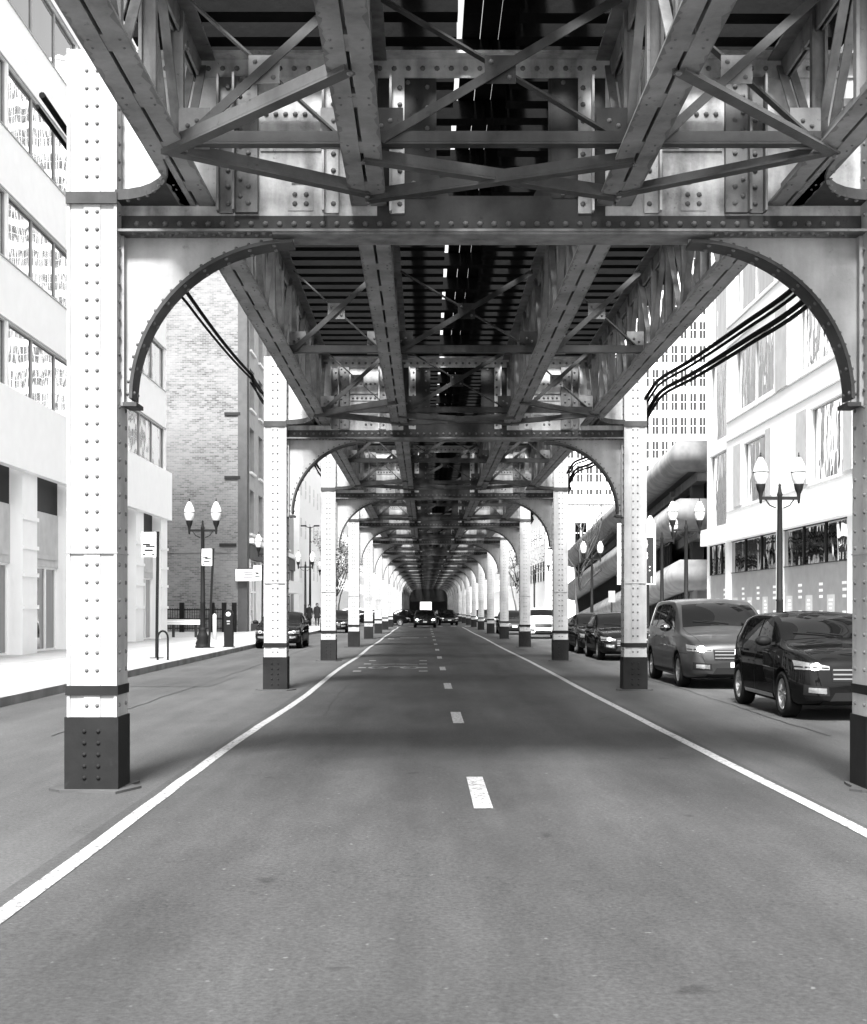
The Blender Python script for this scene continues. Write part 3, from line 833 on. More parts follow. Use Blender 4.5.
# white office building on the left
def left_office():
    t = thing('office_building', 'white panelled office building with long reflective window strips at the left', 'building', (-12.35, 38, 0))
    t.location = (0,0,0)
    pt = facade_pt('x+', -12.35); ya, yb = 14.0, 62.0
    strips = [(8.07,10.07),(11.9,13.85),(15.75,17.7),(19.6,21.55),(23.4,25.4)]
    ops = []
    k = yb - .35
    segs = []
    while k - 7.6 > ya: segs.append((k-7.6, k)); k -= 7.75
    for z0, z1 in strips:
        for a, c in segs: ops.append((a, c, z0, z1))
    b = MB(); wall_open(b, pt, ya, yb, 5.87, 30, ops, .12)
    b.box(-30, -12.352, ya, yb, 29.9, 30); b.add([(-12.35,yb,.1),(-30,yb,.1),(-30,yb,30),(-12.35,yb,30)], [(0,1,2,3)])
    b.add([(-12.35,ya,.1),(-30,ya,.1),(-30,ya,30),(-12.35,ya,30)], [(0,1,2,3)])
    b.obj('wall', M['white_wall'], t)
    for z0, z1 in strips:
        for a, c in segs: window(t, pt, a, c, z0, z1, .12, M['mirror'], M['grey_panel'], 3, 1, .07)
    f = MB()
    for z0, z1 in strips:
        for zz in (z0-.05, z1+.01): fbox(f, pt, ya, yb, zz, zz+.04, .002, .03)
    y = yb - 7.8
    while y > ya:
        fbox(f, pt, y-.015, y+.015, 5.9, 8.0, .002, .02); y -= 7.75
    f.obj('joint_trim', M['grey_panel'], t)
    fa = MB(); fbox(fa, pt, ya, yb+.02, 5.75, 8.0, .002, .28); fa.obj('fascia', M['white_wall'], t)
    # ground floor: piers, deep shopfronts
    k = yb; pier_i = 0
    while k > ya + 4:
        p_ = MB(); fbox(p_, pt, k-1.5, k, .1, 5.87, -.5, .06)
        for zz in (1.55, 2.55, 3.4, 4.3):
            fbox(p_, pt, k-1.52, k+.02, zz, zz+.12, .0605, .12)
        p_.obj('pier', M['white_wall'], t)
        a, c = k-5.2, k-1.5
        q = MB(); fbox(q, pt, a, c, 4.75, 5.87, -.7, -.35); q.obj('transom_panel', M['trim'], t)
        q = MB(); fbox(q, pt, a, c, 2.95, 4.75, -.6, -.32); fbox(q, pt, a+.3, c-.3, 3.2, 3.35, -.32, -.28); q.obj('shop_fascia', M['soft_grey'], t)
        window(t, pt, a, c, .15, 2.95, .45, M['store_glass'], M['white_wall'], 3, 1, .14)
        k -= 5.2
    return t
left_office()

# brick building behind the gap
def brick_building():
    t = thing('brick_building', 'tall old brick building with bleached blank side wall and upright windows', 'building', (0,0,0))
    XF, ya, yb = -10.8, 78.6, 107.0; top = 33
    b = MB()
    pf = facade_pt('y-', ya)
    b.add([pf(-34, .1), pf(XF-.5, .1), pf(XF-.5, top), pf(-34, top)], [(0,1,2,3)])
    b.box(-34, XF-.51, ya+.01, yb, top-.1, top)
    b.obj('side_wall', M['brick_x'], t)
    c = MB(); c.box(XF-.5, XF+.05, ya-.08, ya+.9, .1, top+.3); c.obj('corner_pier', M['stone'], t)
    for (px0, px1, py) in ((224,240,413.5),(224,240,477.5),(219,236,545)):
        s_ = 78.4/F; c = MB(); c.box((px0-425)*s_, (px1-425)*s_, ya-.1, ya-.002, H+(608-py)*s_-.08, H+(608-py)*s_+.1); c.obj('iron_lintel', M['trim'], t)
    c = MB(); c.box(-33, XF-1.0, ya-.05, ya-.002, 4.9, 4.98); c.obj('string_course', M['garage'], t)
    pt = facade_pt('x+', XF); ops = []
    cols = [80.1 + 4.25*i for i in range(6)]
    rows = [(6.2,8.9),(10.0,12.75),(13.9,16.4),(17.5,19.9),(21.2,23.6),(25,27.3)]
    for u in cols:
        for z0, z1 in rows: ops.append((u, u+2.1, z0, z1))
    b = MB(); wall_open(b, pt, ya+.9, yb, 5.0, top, ops, .35); b.add([pt(yb,.1), pt(yb,top), (-34,yb,top), (-34,yb,.1)], [(0,1,2,3)])
    b.obj('wall', M['brick_y'], t)
    for (a, c, z0, z1) in ops: window(t, pt, a, c, z0, z1, .3, M['dark_glass'], M['grey_panel'], 2, 2, .07, M['pale_wall'])
    c = MB(); fbox(c, pt, ya+.9, yb, 5.55, 5.85, .002, .3); c.obj('cornice', M['pale_wall'], t)
    c = MB(); fbox(c, pt, ya+.95, yb, 4.6, 5.5, .002, .12); c.obj('shop_sign_band', M['stone'], t)
    for i in range(5):
        u = ya + 1.0 + i*5.4
        c = MB(); fbox(c, pt, u, u+.7, .1, 4.6, -.3, .04); c.obj('pier', M['pale_wall'], t)
        window(t, pt, u+.7, u+5.4, .6, 4.6, .25, M['store_glass'], M['white_wall'], 3, 2, .1)
        c = MB(); fbox(c, pt, u+.7, u+5.4, .1, .6, -.3, -.1); c.obj('stall_riser', M['stone'], t)
    c = MB(); fbox(c, pt, ya+11, yb-2, 2.7, 3.6, .01, .9); c.obj('canopy', M['white_wall'], t)
    return t
brick_building()

# right hand office building with big patterned reflections
def right_office():
    t = thing('office_building', 'white office building with large reflective panes and grey storefront at the right', 'building', (0,0,0))
    XF = 12.5; pt = facade_pt('x-', XF); ya, yb = 13.0, 57.6
    ops = []; wins = []
    for (z0, z1) in ((5.05,8.2),(8.75,12.2),(12.75,16.1),(16.7,20.0),(20.6,24)): wins.append((53.9,57.05,z0,z1))
    bays = [46.6 - 8.9*i for i in range(4)]
    for u in bays:
        for k in range(4):
            zz = 3.85*k*1.0
            if k == 0: wins.append((u+1.2, u+4.5, 5.65, 8.03))
            else: wins.append((u, u+5.8, 5.6+zz, 8.05+zz))
    b = MB(); wall_open(b, pt, ya, yb, 4.46, 30, [w_ for w_ in wins], .14)
    b.add([pt(yb,.1), pt(yb,30), (30,yb,30), (30,yb,.1)], [(0,1,2,3)]); b.box(12.51, 30, ya, yb-.01, 29.9, 30)
    b.add([pt(ya,.1), pt(ya,30), (30,ya,30), (30,ya,.1)], [(0,1,2,3)])
    b.obj('wall', M['white_wall'], t)
    for (a, c, z0, z1) in wins: window(t, pt, a, c, z0, z1, .14, M['rippled_mirror'], M['soft_grey'], 2 if c-a > 4 else 1, 1, .07)
    tr = MB()
    for zz in (4.5, 5.5, 8.42, 9.2, 12.3, 13.1, 16.15, 16.9): fbox(tr, pt, ya, yb-3.8, zz, zz+.05, .002, .035)
    tr.obj('joint_trim', M['soft_grey'], t)
    for u in bays:
        for (a, c, z0, z1) in ((u+4.7, u+5.9, 5.65, 8.1), (u-1.9, u-.4, 9.25, 12.1), (u+.2, u+1.0, 5.65, 8.1)):
            gp = MB(); fbox(gp, pt, a, c, z0, z1, .003, .055); gp.obj('infill_panel', M['soft_grey'], t)
    cs = MB(); fbox(cs, pt, ya, yb+.03, 4.3, 5.0, .002, .3); cs.obj('fascia', M['white_wall'], t)
    # storefront
    k = 53.4
    edges = [57.3, 53.4, 45.6, 37.8, 30.0, 22.2, 14.4]
    for i in range(len(edges)-1):
        c_, a_ = edges[i], edges[i+1]
        p_ = MB(); fbox(p_, pt, a_-.05, a_+.6, .1, 4.3, -.3, .03); p_.obj('pier', M['white_wall'], t)
        o = window(t, pt, a_+.6, c_, 3.0, 4.3, .1, M['store_glass'], M['trim'], 3, 1, .05)
        f = MB(); fbox(f, pt, a_+.6, c_, .1, 3.0, -.13, -.09); f.obj('frosted_panel', M['frost'], t)
        # white notices stuck on the panel
        u = a_ + 1.0; j = 0
        while u < c_ - .6:
            m_ = MB()
            if j % 2 == 0:
                for zz in (2.3, 2.1, 1.9): fbox(m_, pt, u+random.uniform(0,.06), u+.45-random.uniform(0,.06), zz, zz+.09, -.0895, -.085)
                fbox(m_, pt, u+.05, u+.4, 1.2, 1.5, -.0895, -.085)
                mm = M['sign_white']
            else:
                fbox(m_, pt, u, u+.75, .9, 2.0, -.0895, -.086); mm = M['soft_grey']
                s_ = MB()
                for q in range(6): fbox(s_, pt, u+.2+random.uniform(-.06,.1), u+.5+random.uniform(-.06,.08), 1.15+q*.13, 1.22+q*.13, -.0855, -.082)
                s_.obj('notice', M['sign_white'], t)
            m_.obj('notice', mm, t); u += 1.15; j += 1
    c = MB(); fbox(c, pt, ya, yb-.2, .1, 4.3, -.6, -.4); c.obj('shop_interior', M['trim'], t)
    return t
right_office()

# parking garage with sloping rounded parapets
def garage():
    t = thing('parking_garage', 'concrete parking garage with sloping rounded parapets and dark open decks', 'building', (0,0,0))
    XF, ya, yb = 12.5, 63.7, 112.4; sl_ = .066
    sec = [(-.5,0),(-.2,.0),(.18,.14),(.42,.36),(.55,.66),(.55,.86),(.44,1.12),(.24,1.38),(.0,1.5),(-.5,1.5)]
    for lv, z in enumerate((2.45, 5.45, 8.3, 11.4)):
        if lv == 3: continue
        b = MB(); n_ = len(sec)
        zd = sl_*(yb-ya)
        path = [((XF, yb), (-1,0), z-zd), ((XF, ya), (-1,-1), z), ((40, ya), (0,-1), z)]
        vs_ = []
        for (x, y), (nx, ny), zz in path:
            for d, h in sec: vs_.append((x + nx*d, y + ny*d, zz + h))
        fs = []
        for i in range(2):
            for k in range(n_): k2 = (k+1) % n_; fs.append((i*n_+k, i*n_+k2, (i+1)*n_+k2, (i+1)*n_+k))
        fs += [tuple(range(n_)), tuple(range(3*n_-1, 2*n_-1, -1))]
        b.add(vs_, fs, 0, True); b.sm[-1] = b.sm[-2] = False; b.obj('parapet', M['garage'], t)
        s_ = MB()   # deck slab with a lighter edge beam under it
        def slab(x0, x1, dz0, dz1, mb):
            mb.add([(x0,ya+.5,z+dz0),(x1,ya+.5,z+dz0),(x1,yb,z+dz0-zd),(x0,yb,z+dz0-zd),(x0,ya+.5,z+dz1),(x1,ya+.5,z+dz1),(x1,yb,z+dz1-zd),(x0,yb,z+dz1-zd)],
                   [(0,3,2,1),(4,5,6,7),(0,1,5,4),(1,2,6,5),(2,3,7,6),(3,0,4,7)])
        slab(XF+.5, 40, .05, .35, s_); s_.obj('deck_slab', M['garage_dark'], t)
        s_ = MB(); slab(XF+.95, XF+1.5, -.42, .045, s_); s_.obj('edge_beam', M['garage'], t)
    for k, y in enumerate((66, 74, 82, 90, 98, 105.5)):
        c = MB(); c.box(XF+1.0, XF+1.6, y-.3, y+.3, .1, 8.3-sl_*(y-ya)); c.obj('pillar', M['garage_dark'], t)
    for (lo, hi, a, c_) in ((0, 2.4, 66, yb), (3.9, 5.4, 69, yb)):
        w_ = MB(); y = a
        while y < c_ - .1:
            dz = -sl_*(y-ya); z0 = .1 if lo == 0 else max(.1, lo+dz-.1); z1 = hi + dz
            if z1 > z0 + .1:
                w_.box(XF+.55, XF+.6, y, y+.5, z0, z1); w_.box(XF+.5, XF+.55, y+.02, y+.1, z0, z1)
            y += .5
        w_.obj('corrugated_wall', M['clad'], t)
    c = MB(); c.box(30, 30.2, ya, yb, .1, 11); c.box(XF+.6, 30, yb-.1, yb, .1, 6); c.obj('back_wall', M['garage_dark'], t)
    for y, z in ((66.5, 2.2), (71, 2.0)):
        c = MB(); c.lathe([(0,.0),(.25,.0),(.32,.06),(.25,.12),(0,.14)], (14.6, y, z)); c.obj('ceiling_lamp', M['lit_soft'], t)
    for y in (70, 84, 96):
        c = MB(); c.box(XF+.7, XF+.95, y-.15, y+.15, 8.0-sl_*(y-ya), 8.25-sl_*(y-ya)); c.obj('junction_box', M['garage'], t)
    return t
garage()

# highrise and low blocks beyond the cross street
def block(label, x0, x1, y0, y1, h, name='office_block', face='left', wall='pale_wall', cw=1.6, rh=3.4, ww=.9, wh=1.9, z0=4.5, limit=100, glass='dark_glass', front=True, side=True, gap=0):
    t = thing(name, label, 'building', (0,0,0))
    wins = []
    if front:
        pt = facade_pt('y-', y0); u = x0 + .8
        while u + ww < x1 - .4:
            z = z0
            while z + wh < h - .8: wins.append((pt, u, u+ww, z, z+wh)); z += rh
            u += cw
    if side:
        pt = facade_pt('x-', x0) if face == 'left' else facade_pt('x+', x1); u = y0 + 1.2
        while u + ww < y1 - .8:
            z = z0
            while z + wh < h - .8: wins.append((pt, u, u+ww*1.1, z, z+wh)); z += rh
            u += cw*1.5
    b = MB(); b.box(x0, x1, y0, y1, .05, h); b.box(x0-.15, x1+.15, y0-.15, y1+.15, h-.5, h+.05)
    b.obj('wall', M[wall], t)
    rest = MB()
    for i, (pt, a, c, za, zb) in enumerate(wins):
        m_ = MB() if i < limit else rest
        mid = (a+c)/2
        fbox(m_, pt, a, mid-.05, za, zb*.5+za*.5-.05, .004, .03); fbox(m_, pt, mid+.05, c, za, zb*.5+za*.5-.05, .004, .03)
        fbox(m_, pt, a, mid-.05, zb*.5+za*.5+.05, zb, .004, .03); fbox(m_, pt, mid+.05, c, zb*.5+za*.5+.05, zb, .004, .03)
        if i < limit: m_.obj('window', M[glass], t)
    if rest.v:
        o = rest.obj('window_field', M[glass], t); o['kind'] = 'stuff'
    return t
block('white highrise with a tight grid of dark paired windows above the garage', 20, 46, 190, 215, 82, 'highrise', cw=1.38, rh=3.5, ww=.9, wh=2.4, z0=6, side=True, glass='tower_glass')
block('low white block with few dark windows across the side street at right', 11.5, 18, 124, 165, 12, cw=2.0, rh=3.6, ww=1.1, wh=1.9, z0=4.2)
block('long pale block lining the far right side of the street', 13, 30, 166, 300, 16, cw=2.2, rh=3.6, ww=1.2, wh=2.0, front=False)
block('blank white tower with few windows rising behind the right office building', 41, 62, 150, 180, 70, cw=5, rh=7, ww=.9, wh=1.8, z0=8)
block('pale block with faint windows across the side street at left', -30, -12.0, 124, 170, 30, face='right', cw=3.2, rh=4, ww=1.0, wh=1.8, glass='soft_grey')
block('long white block lining the far left side of the street', -32, -13.5, 171, 300, 20, face='right', cw=2.4, rh=3.8, ww=1.2, wh=2.0, front=False)
block('pale building closing the far end of the street', -40, 40, 420, 440, 30, cw=4, rh=4, ww=1.4, wh=2.2, side=False, glass='soft_grey')
block('grey rear building seen over the fenced gap at left', -60, -33, 84, 110, 22, face='right', wall='soft_grey', cw=3, rh=3.8, ww=1.2, wh=1.9, side=False)

# ------------------------------------------------------------------ street furniture
def twin_lamp(loc, label, rz=0):
    t = thing('street_lamp', label, 'street lamp', loc, rz, 'twin globe street lamps along the kerbs')
    b = MB(); b.lathe([(0,0),(.27,0),(.27,.08),(.24,.1),(.26,.16),(.2,.3),(.23,.36),(.17,.5),(.13,.62),(.15,.66),(.11,.7),(.1,.74)], seg=14)
    b.obj('base', M['lamp_green'], t)
    b = MB(); b.lathe([(.1,.7),(.088,1.6),(.1,1.62),(.082,1.66),(.062,4.25),(.08,4.28),(.05,4.36),(.03,4.5),(.04,4.53),(0,4.58)], seg=12); b.obj('pole', M['lamp_green'], t)
    b = MB(); b.bar((-.5,0,4.2),(.5,0,4.2), .07, .08)
    for s in (-1,1):
        b.tube([(s*.09,0,3.95),(s*.25,0,4.02),(s*.36,0,4.17)], .018, 6)
    b.obj('crossarm', M['lamp_green'], t)
    for s in (-1,1):
        b = MB(); c = (s*.48,0,0)
        b.lathe([(0,4.06),(.03,4.08),(.04,4.14),(.05,4.3),(.07,4.36),(.1,4.42),(.12,4.52),(.125,4.56),(.0,4.565)], c, 12); f = b.obj('lamp_holder', M['lamp_green'], t)
        b = MB(); b.lathe([(.115,4.56),(.16,4.66),(.185,4.78),(.19,4.84)], c, 16)
        b.lathe([(.19,4.865),(.175,4.95),(.14,5.06),(.1,5.13),(.085,5.17),(.055,5.22),(0,5.24)], c, 16)
        gl = b.obj('globe', M['globe'], t)
        b = MB(); b.lathe([(.193,4.838),(.2,4.85),(.193,4.866)], c, 16); b.lathe([(.02,5.235),(.026,5.27),(.012,5.3),(.016,5.33),(0,5.37)], c, 8); b.obj('lamp_band', M['lamp_green'], gl)
    return t
tl = twin_lamp((-7.95, 46.5, .15), 'nearest twin globe street lamp on the left pavement, before the brick wall')
def lamp(x, y, label): return copy_tree(tl, (x, y, .15), label=label)
lamp(-8.1, 67, 'twin globe street lamp on the left pavement half hidden by a column')
lamp(-8.1, 88, 'twin globe street lamp on the left pavement beside the brick shopfronts')
lamp(-8.1, 106, 'twin globe street lamp on the left corner of the side street')
lamp(8.95, 32.8, 'nearest twin globe street lamp on the right pavement, before the grey storefront')
lamp(9.3, 46.3, 'twin globe street lamp on the right pavement before the garage parapets')
lamp(9.75, 53.5, 'twin globe street lamp next to the black number sign')
lamp(9.5, 74, 'twin globe street lamp beside the dark corrugated garage wall')
lamp(9.5, 95, 'farthest twin globe street lamp on the right pavement')

def sign_face(parent, w_, h_, z, y=-.03, ox=0):
    b = MB(); b.box(ox-w_/2, ox+w_/2, y-.008, y, z, z+h_); p = b.obj('sign_panel', M['sign_white'], parent)
    b = MB()
    b.box(ox-w_*.42, ox+w_*.1, y-.0105, y-.0085, z+h_*.47, z+h_*.55); b.box(ox-w_*.2, ox+w_*.42, y-.0105, y-.0085, z+h_*.39, z+h_*.465)
    b.box(ox-w_*.42, ox-w_*.36, y-.0105, y-.0085, z+h_*.18, z+h_*.46); b.box(ox+w_*.36, ox+w_*.42, y-.0105, y-.0085, z+h_*.18, z+h_*.42)
    b.box(ox-w_*.3, ox+w_*.3, y-.0105, y-.0085, z+h_*.22, z+h_*.31)
    b.box(ox-w_*.42, ox-w_*.2, y-.0105, y-.0085, z+h_*.05, z+h_*.12); b.box(ox+w_*.2, ox+w_*.4, y-.0105, y-.0085, z+h_*.05, z+h_*.12)
    b.obj('lettering', M['sign_black'], p)
def parking_sign(x, y, h, label, lean=0, sw_=.42, sh=.7):
    t = thing('parking_sign', label, 'sign', (x, y, .15), 0, 'white parking signs on the left pavement')
    b = MB(); b.bar((0,0,0),(lean,0,h), .075, .06, (0,1,0)); b.obj('post', M['iron'], t)
    b = MB(); b.lathe([(0,0),(.22,0),(.2,.03),(0,.035)], seg=12); b.obj('foot_plate', M['footing'], t)
    sign_face(t, sw_, sh, h-sh-.02, -.035, lean - sw_/2 - .045)
    return t
parking_sign(-7.62, 36.9, 3.6, 'white parking sign on black post in front of the shop piers', .04)
parking_sign(-7.68, 46.2, 3.55, 'white parking sign on leaning black post beside the twin lamp', .16, .36, .6)
parking_sign(-7.9, 63, 3.5, 'white parking sign on thin post close to the nearest left column', .03, .4, .7)
# bike rack
t = thing('bike_rack', 'slim black inverted U bike rack on the left pavement', 'bike rack', (-7.2, 35.7, .15))
b = MB(); P_ = [(-.2,0,0),(-.2,0,.6)] + [(-.2*math.cos(a), 0, .6+.2*math.sin(a)) for a in [k/8*math.pi for k in range(1,8)]] + [(.2,0,.6),(.2,0,0)]
b.tube([(x*.7, y, z) for x, y, z in P_], .028, 8); b.obj('hoop', M['iron'], t)
b = MB()
for s in (-1,1): b.lathe([(0,0),(.09,0),(.09,.012),(0,.014)], (s*.14,0,0), 10)
b.obj('foot_plate', M['iron'], t)
# pay box
t = thing('pay_station', 'black parking pay box with white disc on the left kerb', 'pay station', (-7.12, 47.2, .15))
b = MB(); b.prism([(-.16,0),(.16,0),(.16,1.22),(.12,1.34),(.0,1.38),(-.12,1.34),(-.16,1.22)], 'y', -.14, .14); b.obj('cabinet', M['iron'], t)
b = MB(); b.lathe([(0,-.145),(.085,-.145),(.085,-.14),(0,-.14)], (0,0,0), 18)
b.v = [(x, z, 1.2 + y) for x, y, z in b.v]; b.obj('disc', M['sign_white'], t)
b = MB(); b.box(-.06,.06,-.146,-.141,.92,.98); b.box(-.05,.05,-.146,-.141,.84,.88); b.obj('lettering', M['sign_grey'], t)
b = MB(); b.box(-.2,.2,-.18,.18,0,.03); b.obj('foot_plate', M['footing'], t)
# fence, guard rail, white post in the gap
t = thing('fence', 'black iron fence with square posts across the gap before the brick wall', 'fence', (0, 77, .15))
for x in (-16.4, -14.4, -12.6, -11.9, -11.3):
    b = MB(); b.box(x-.13, x+.13, -.13, .13, 0, 1.75); b.obj('post', M['iron'], t)
for x0, x1 in ((-16.27,-14.53),(-14.27,-12.73),(-12.47,-12.03)):
    b = MB()
    for z in (.2, .75, 1.3): b.box(x0, x1, -.03, .03, z, z+.07)
    x = x0 + .06
    while x < x1: b.box(x-.015, x+.015, -.02, .02, .1, 1.42); x += .14
    b.obj('railing', M['iron'], t)
t = thing('guard_rail', 'pale steel guard rail on posts beside the office corner', 'guard rail', (0, 63.5, .15))
b = MB(); b.prism([(-.04,.62),(.03,.66),(-.03,.74),(.03,.82),(-.04,.88),(-.07,.88),(.0,.82),(-.06,.74),(0,.66),(-.07,.62)], 'x', -12.6, -10.8); b.obj('rail', M['white_wall'], t)
for x in (-12.3, -11.2):
    b = MB(); b.box(x-.06, x+.06, .0, .12, 0, .85); b.obj('post', M['footing'], t)
b = MB(); b.lathe([(0,0),(.09,0),(.085,1.1),(.05,1.16),(0,1.18)], (-9.55, 59, .15), 12); tag(b.obj('bollard', M['sign_white']), 'slim white bollard standing behind the first left lamp', 'bollard')
# blade sign on the brick corner
t = thing('blade_sign', 'small white shop sign hung at the corner pier of the brick building', 'sign', (-10.9, 78.2, 3.2))
b = MB(); b.box(-.5, .75, -.04, .04, 0, .72); b.obj('sign_panel', M['sign_white'], t)
b = MB()
for z, a, c in ((.5,-.0,.65),(.36,.05,.6),(.2,.0,.62)): b.box(a, c, -.044, -.041, z, z+.06)
b.obj('lettering', M['sign_grey'], t)
b = MB(); b.box(-.4,.7,-.02,.02,.72,.78); b.obj('bracket', M['iron'], t)
# tall number sign by the garage
t = thing('number_sign', 'tall white and black number sign on a pole before the parking garage', 'sign', (9.05, 51.0, .15))
b = MB(); b.box(-1.5, .0, .0, .12, 1.6+.75, 4.75); b.obj('sign_board', M['sign_white'], t)
b = MB(); b.box(-.72, -.08, -.012, -.001, 2.4, 4.2); sb = b.obj('sign_panel', M['sign_black'], t)
b = MB(); b.box(-.35, -.25, .02, .1, 0, 2.35); b.obj('pole', M['iron'], t)
def lettering(text, size, loc, parent, mat, rot=(R(90),0,0), name='lettering'):
    c = bpy.data.curves.new('txt', 'FONT'); c.body = text; c.size = size; c.extrude = .004; c.align_x = 'CENTER'
    o = bpy.data.objects.new('txt', c); COL.objects.link(o)
    me = bpy.data.meshes.new_from_object(o.evaluated_get(bpy.context.evaluated_depsgraph_get()))
    bpy.data.objects.remove(o); bpy.data.curves.remove(c)
    me.materials.clear(); me.materials.append(mat)
    q = link(name, me, parent, loc); q.rotation_euler = rot; return q
for i, s_ in enumerate(('4', '8', '1 :', '15 1')):
    lettering(s_, .42 if i < 3 else .36, (-.4, -.016, 3.8 - .46*i), sb, M['sign_white'])

# tall cobra street light and traffic signals at the side street
def signal(x, y, label, s=1):
    t = thing('traffic_signal', label, 'traffic signal', (x, y, .15), 0, 'traffic signals at the side street')
    b = MB(); b.lathe([(0,0),(.16,0),(.14,.3),(.08,.4),(.07,4.6),(0,4.62)], seg=10); b.obj('pole', M['iron'], t)
    b = MB(); b.bar((0,0,4.2),(s*.5,0,4.2), .05, .05); b.obj('arm', M['iron'], t)
    b = MB(); b.box(s*.5-.16, s*.5+.16, -.12, .1, 2.9, 4.0); hd = b.obj('signal_head', M['iron'], t)
    for z in (3.1, 3.45, 3.8):
        b = MB(); b.lathe([(0,0),(.1,0),(.12,-.12),(.105,-.12)], (0,0,0), 12); b.v = [(s*.5+x_, -.12+z_, z+y_) for x_, y_, z_ in b.v]; b.obj('lens_hood', M['trim'], hd)
    return t
signal(-8.0, 107.2, 'traffic signal on black pole at the left corner of the side street', 1)
signal(9.0, 107.0, 'traffic signal on black pole at the right corner of the side street', -1)
t = thing('street_light', 'tall thin two headed street light at the far left corner', 'street light', (-9.3, 105.2, .15))
b = MB(); b.tube([(0,0,0),(0,0,8.0)], [.1,.06], 8); b.obj('pole', M['iron'], t)
for s in (-1,1):
    b = MB(); b.bar((0,0,7.9),(s*.4,0,8.05), .05, .05); b.box(min(s*.3,s*.75), max(s*.3,s*.75), -.12, .12, 8.03, 8.13); b.obj('lamp_head', M['iron'], t)
t = thing('lane_sign', 'small dark sign on a thin pole by the garage wall', 'sign', (8.9, 62, .15))
b = MB(); b.tube([(0,0,0),(0,0,2.1)], .035, 8); b.obj('pole', M['iron'], t)
b = MB(); b.box(-.16,.16,-.05,-.035,1.7,2.25); b.obj('sign_panel', M['sign_grey'], t)

# ------------------------------------------------------------------ trees
def tree(x, y, h, label, seed, leaves=500):
    rnd = random.Random(seed)
    t = thing('street_tree', label, 'tree', (x, y, .15), 0, 'thin street trees near the side street')
    tr = MB(); lf = MB()
    def branch(p, d, L, r, depth):
        pts = [p]; q = p
        for k in range(4):
            d = (d + Vector((rnd.uniform(-.22,.22), rnd.uniform(-.22,.22), rnd.uniform(-.06,.16)))).normalized()
            q = q + d*L/4; pts.append(q)
            if depth >= 1 and rnd.random() < .8 and depth < 4:
                nd = (d + Vector((rnd.uniform(-1,1), rnd.uniform(-1,1), rnd.uniform(-.2,.7)))).normalized()
                branch(q, nd, L*.62, r*.5, depth+1)
            if depth >= 3 :
                for _ in range(leaves//100):
                    c = q + Vector((rnd.gauss(0,.28), rnd.gauss(0,.28), rnd.gauss(0,.25))); a = rnd.uniform(0,6.3); s_ = rnd.uniform(.05,.11)
                    u = Vector((math.cos(a), math.sin(a), rnd.uniform(-.6,.6)))*s_; v_ = Vector((-math.sin(a), math.cos(a), rnd.uniform(-.9,.9)))*s_*.7
                    lf.add([c-u, c+v_, c+u, c-v_], [(0,1,2,3)])
        tr.tube(pts, [r, r*.88, r*.76, r*.66, r*.5], 6)
    branch(Vector((0,0,0)), Vector((0,0,1)), h*.45, h*.013, 0)
    top = Vector((0,0,h*.36))
    for k in range(6):
        a = k*1.05 + rnd.uniform(-.3,.3)
        branch(top + Vector((0,0,rnd.uniform(-.1,.12)*h)), Vector((math.cos(a)*.7, math.sin(a)*.7, 1)).normalized(), h*.42, h*.007, 1)
    tr.obj('trunk', M['bark'], t); lf.obj('crown', M['leaf'], t)
tree(8.9, 126, 8, 'leafy street tree past the side street at right', 12, 200)
tree(-8.6, 127, 8, 'leafy street tree past the side street at left', 15, 200)
tree(10.6, 89, 9.5, 'almost bare street tree rising beside the sloping garage parapets', 21, 0)

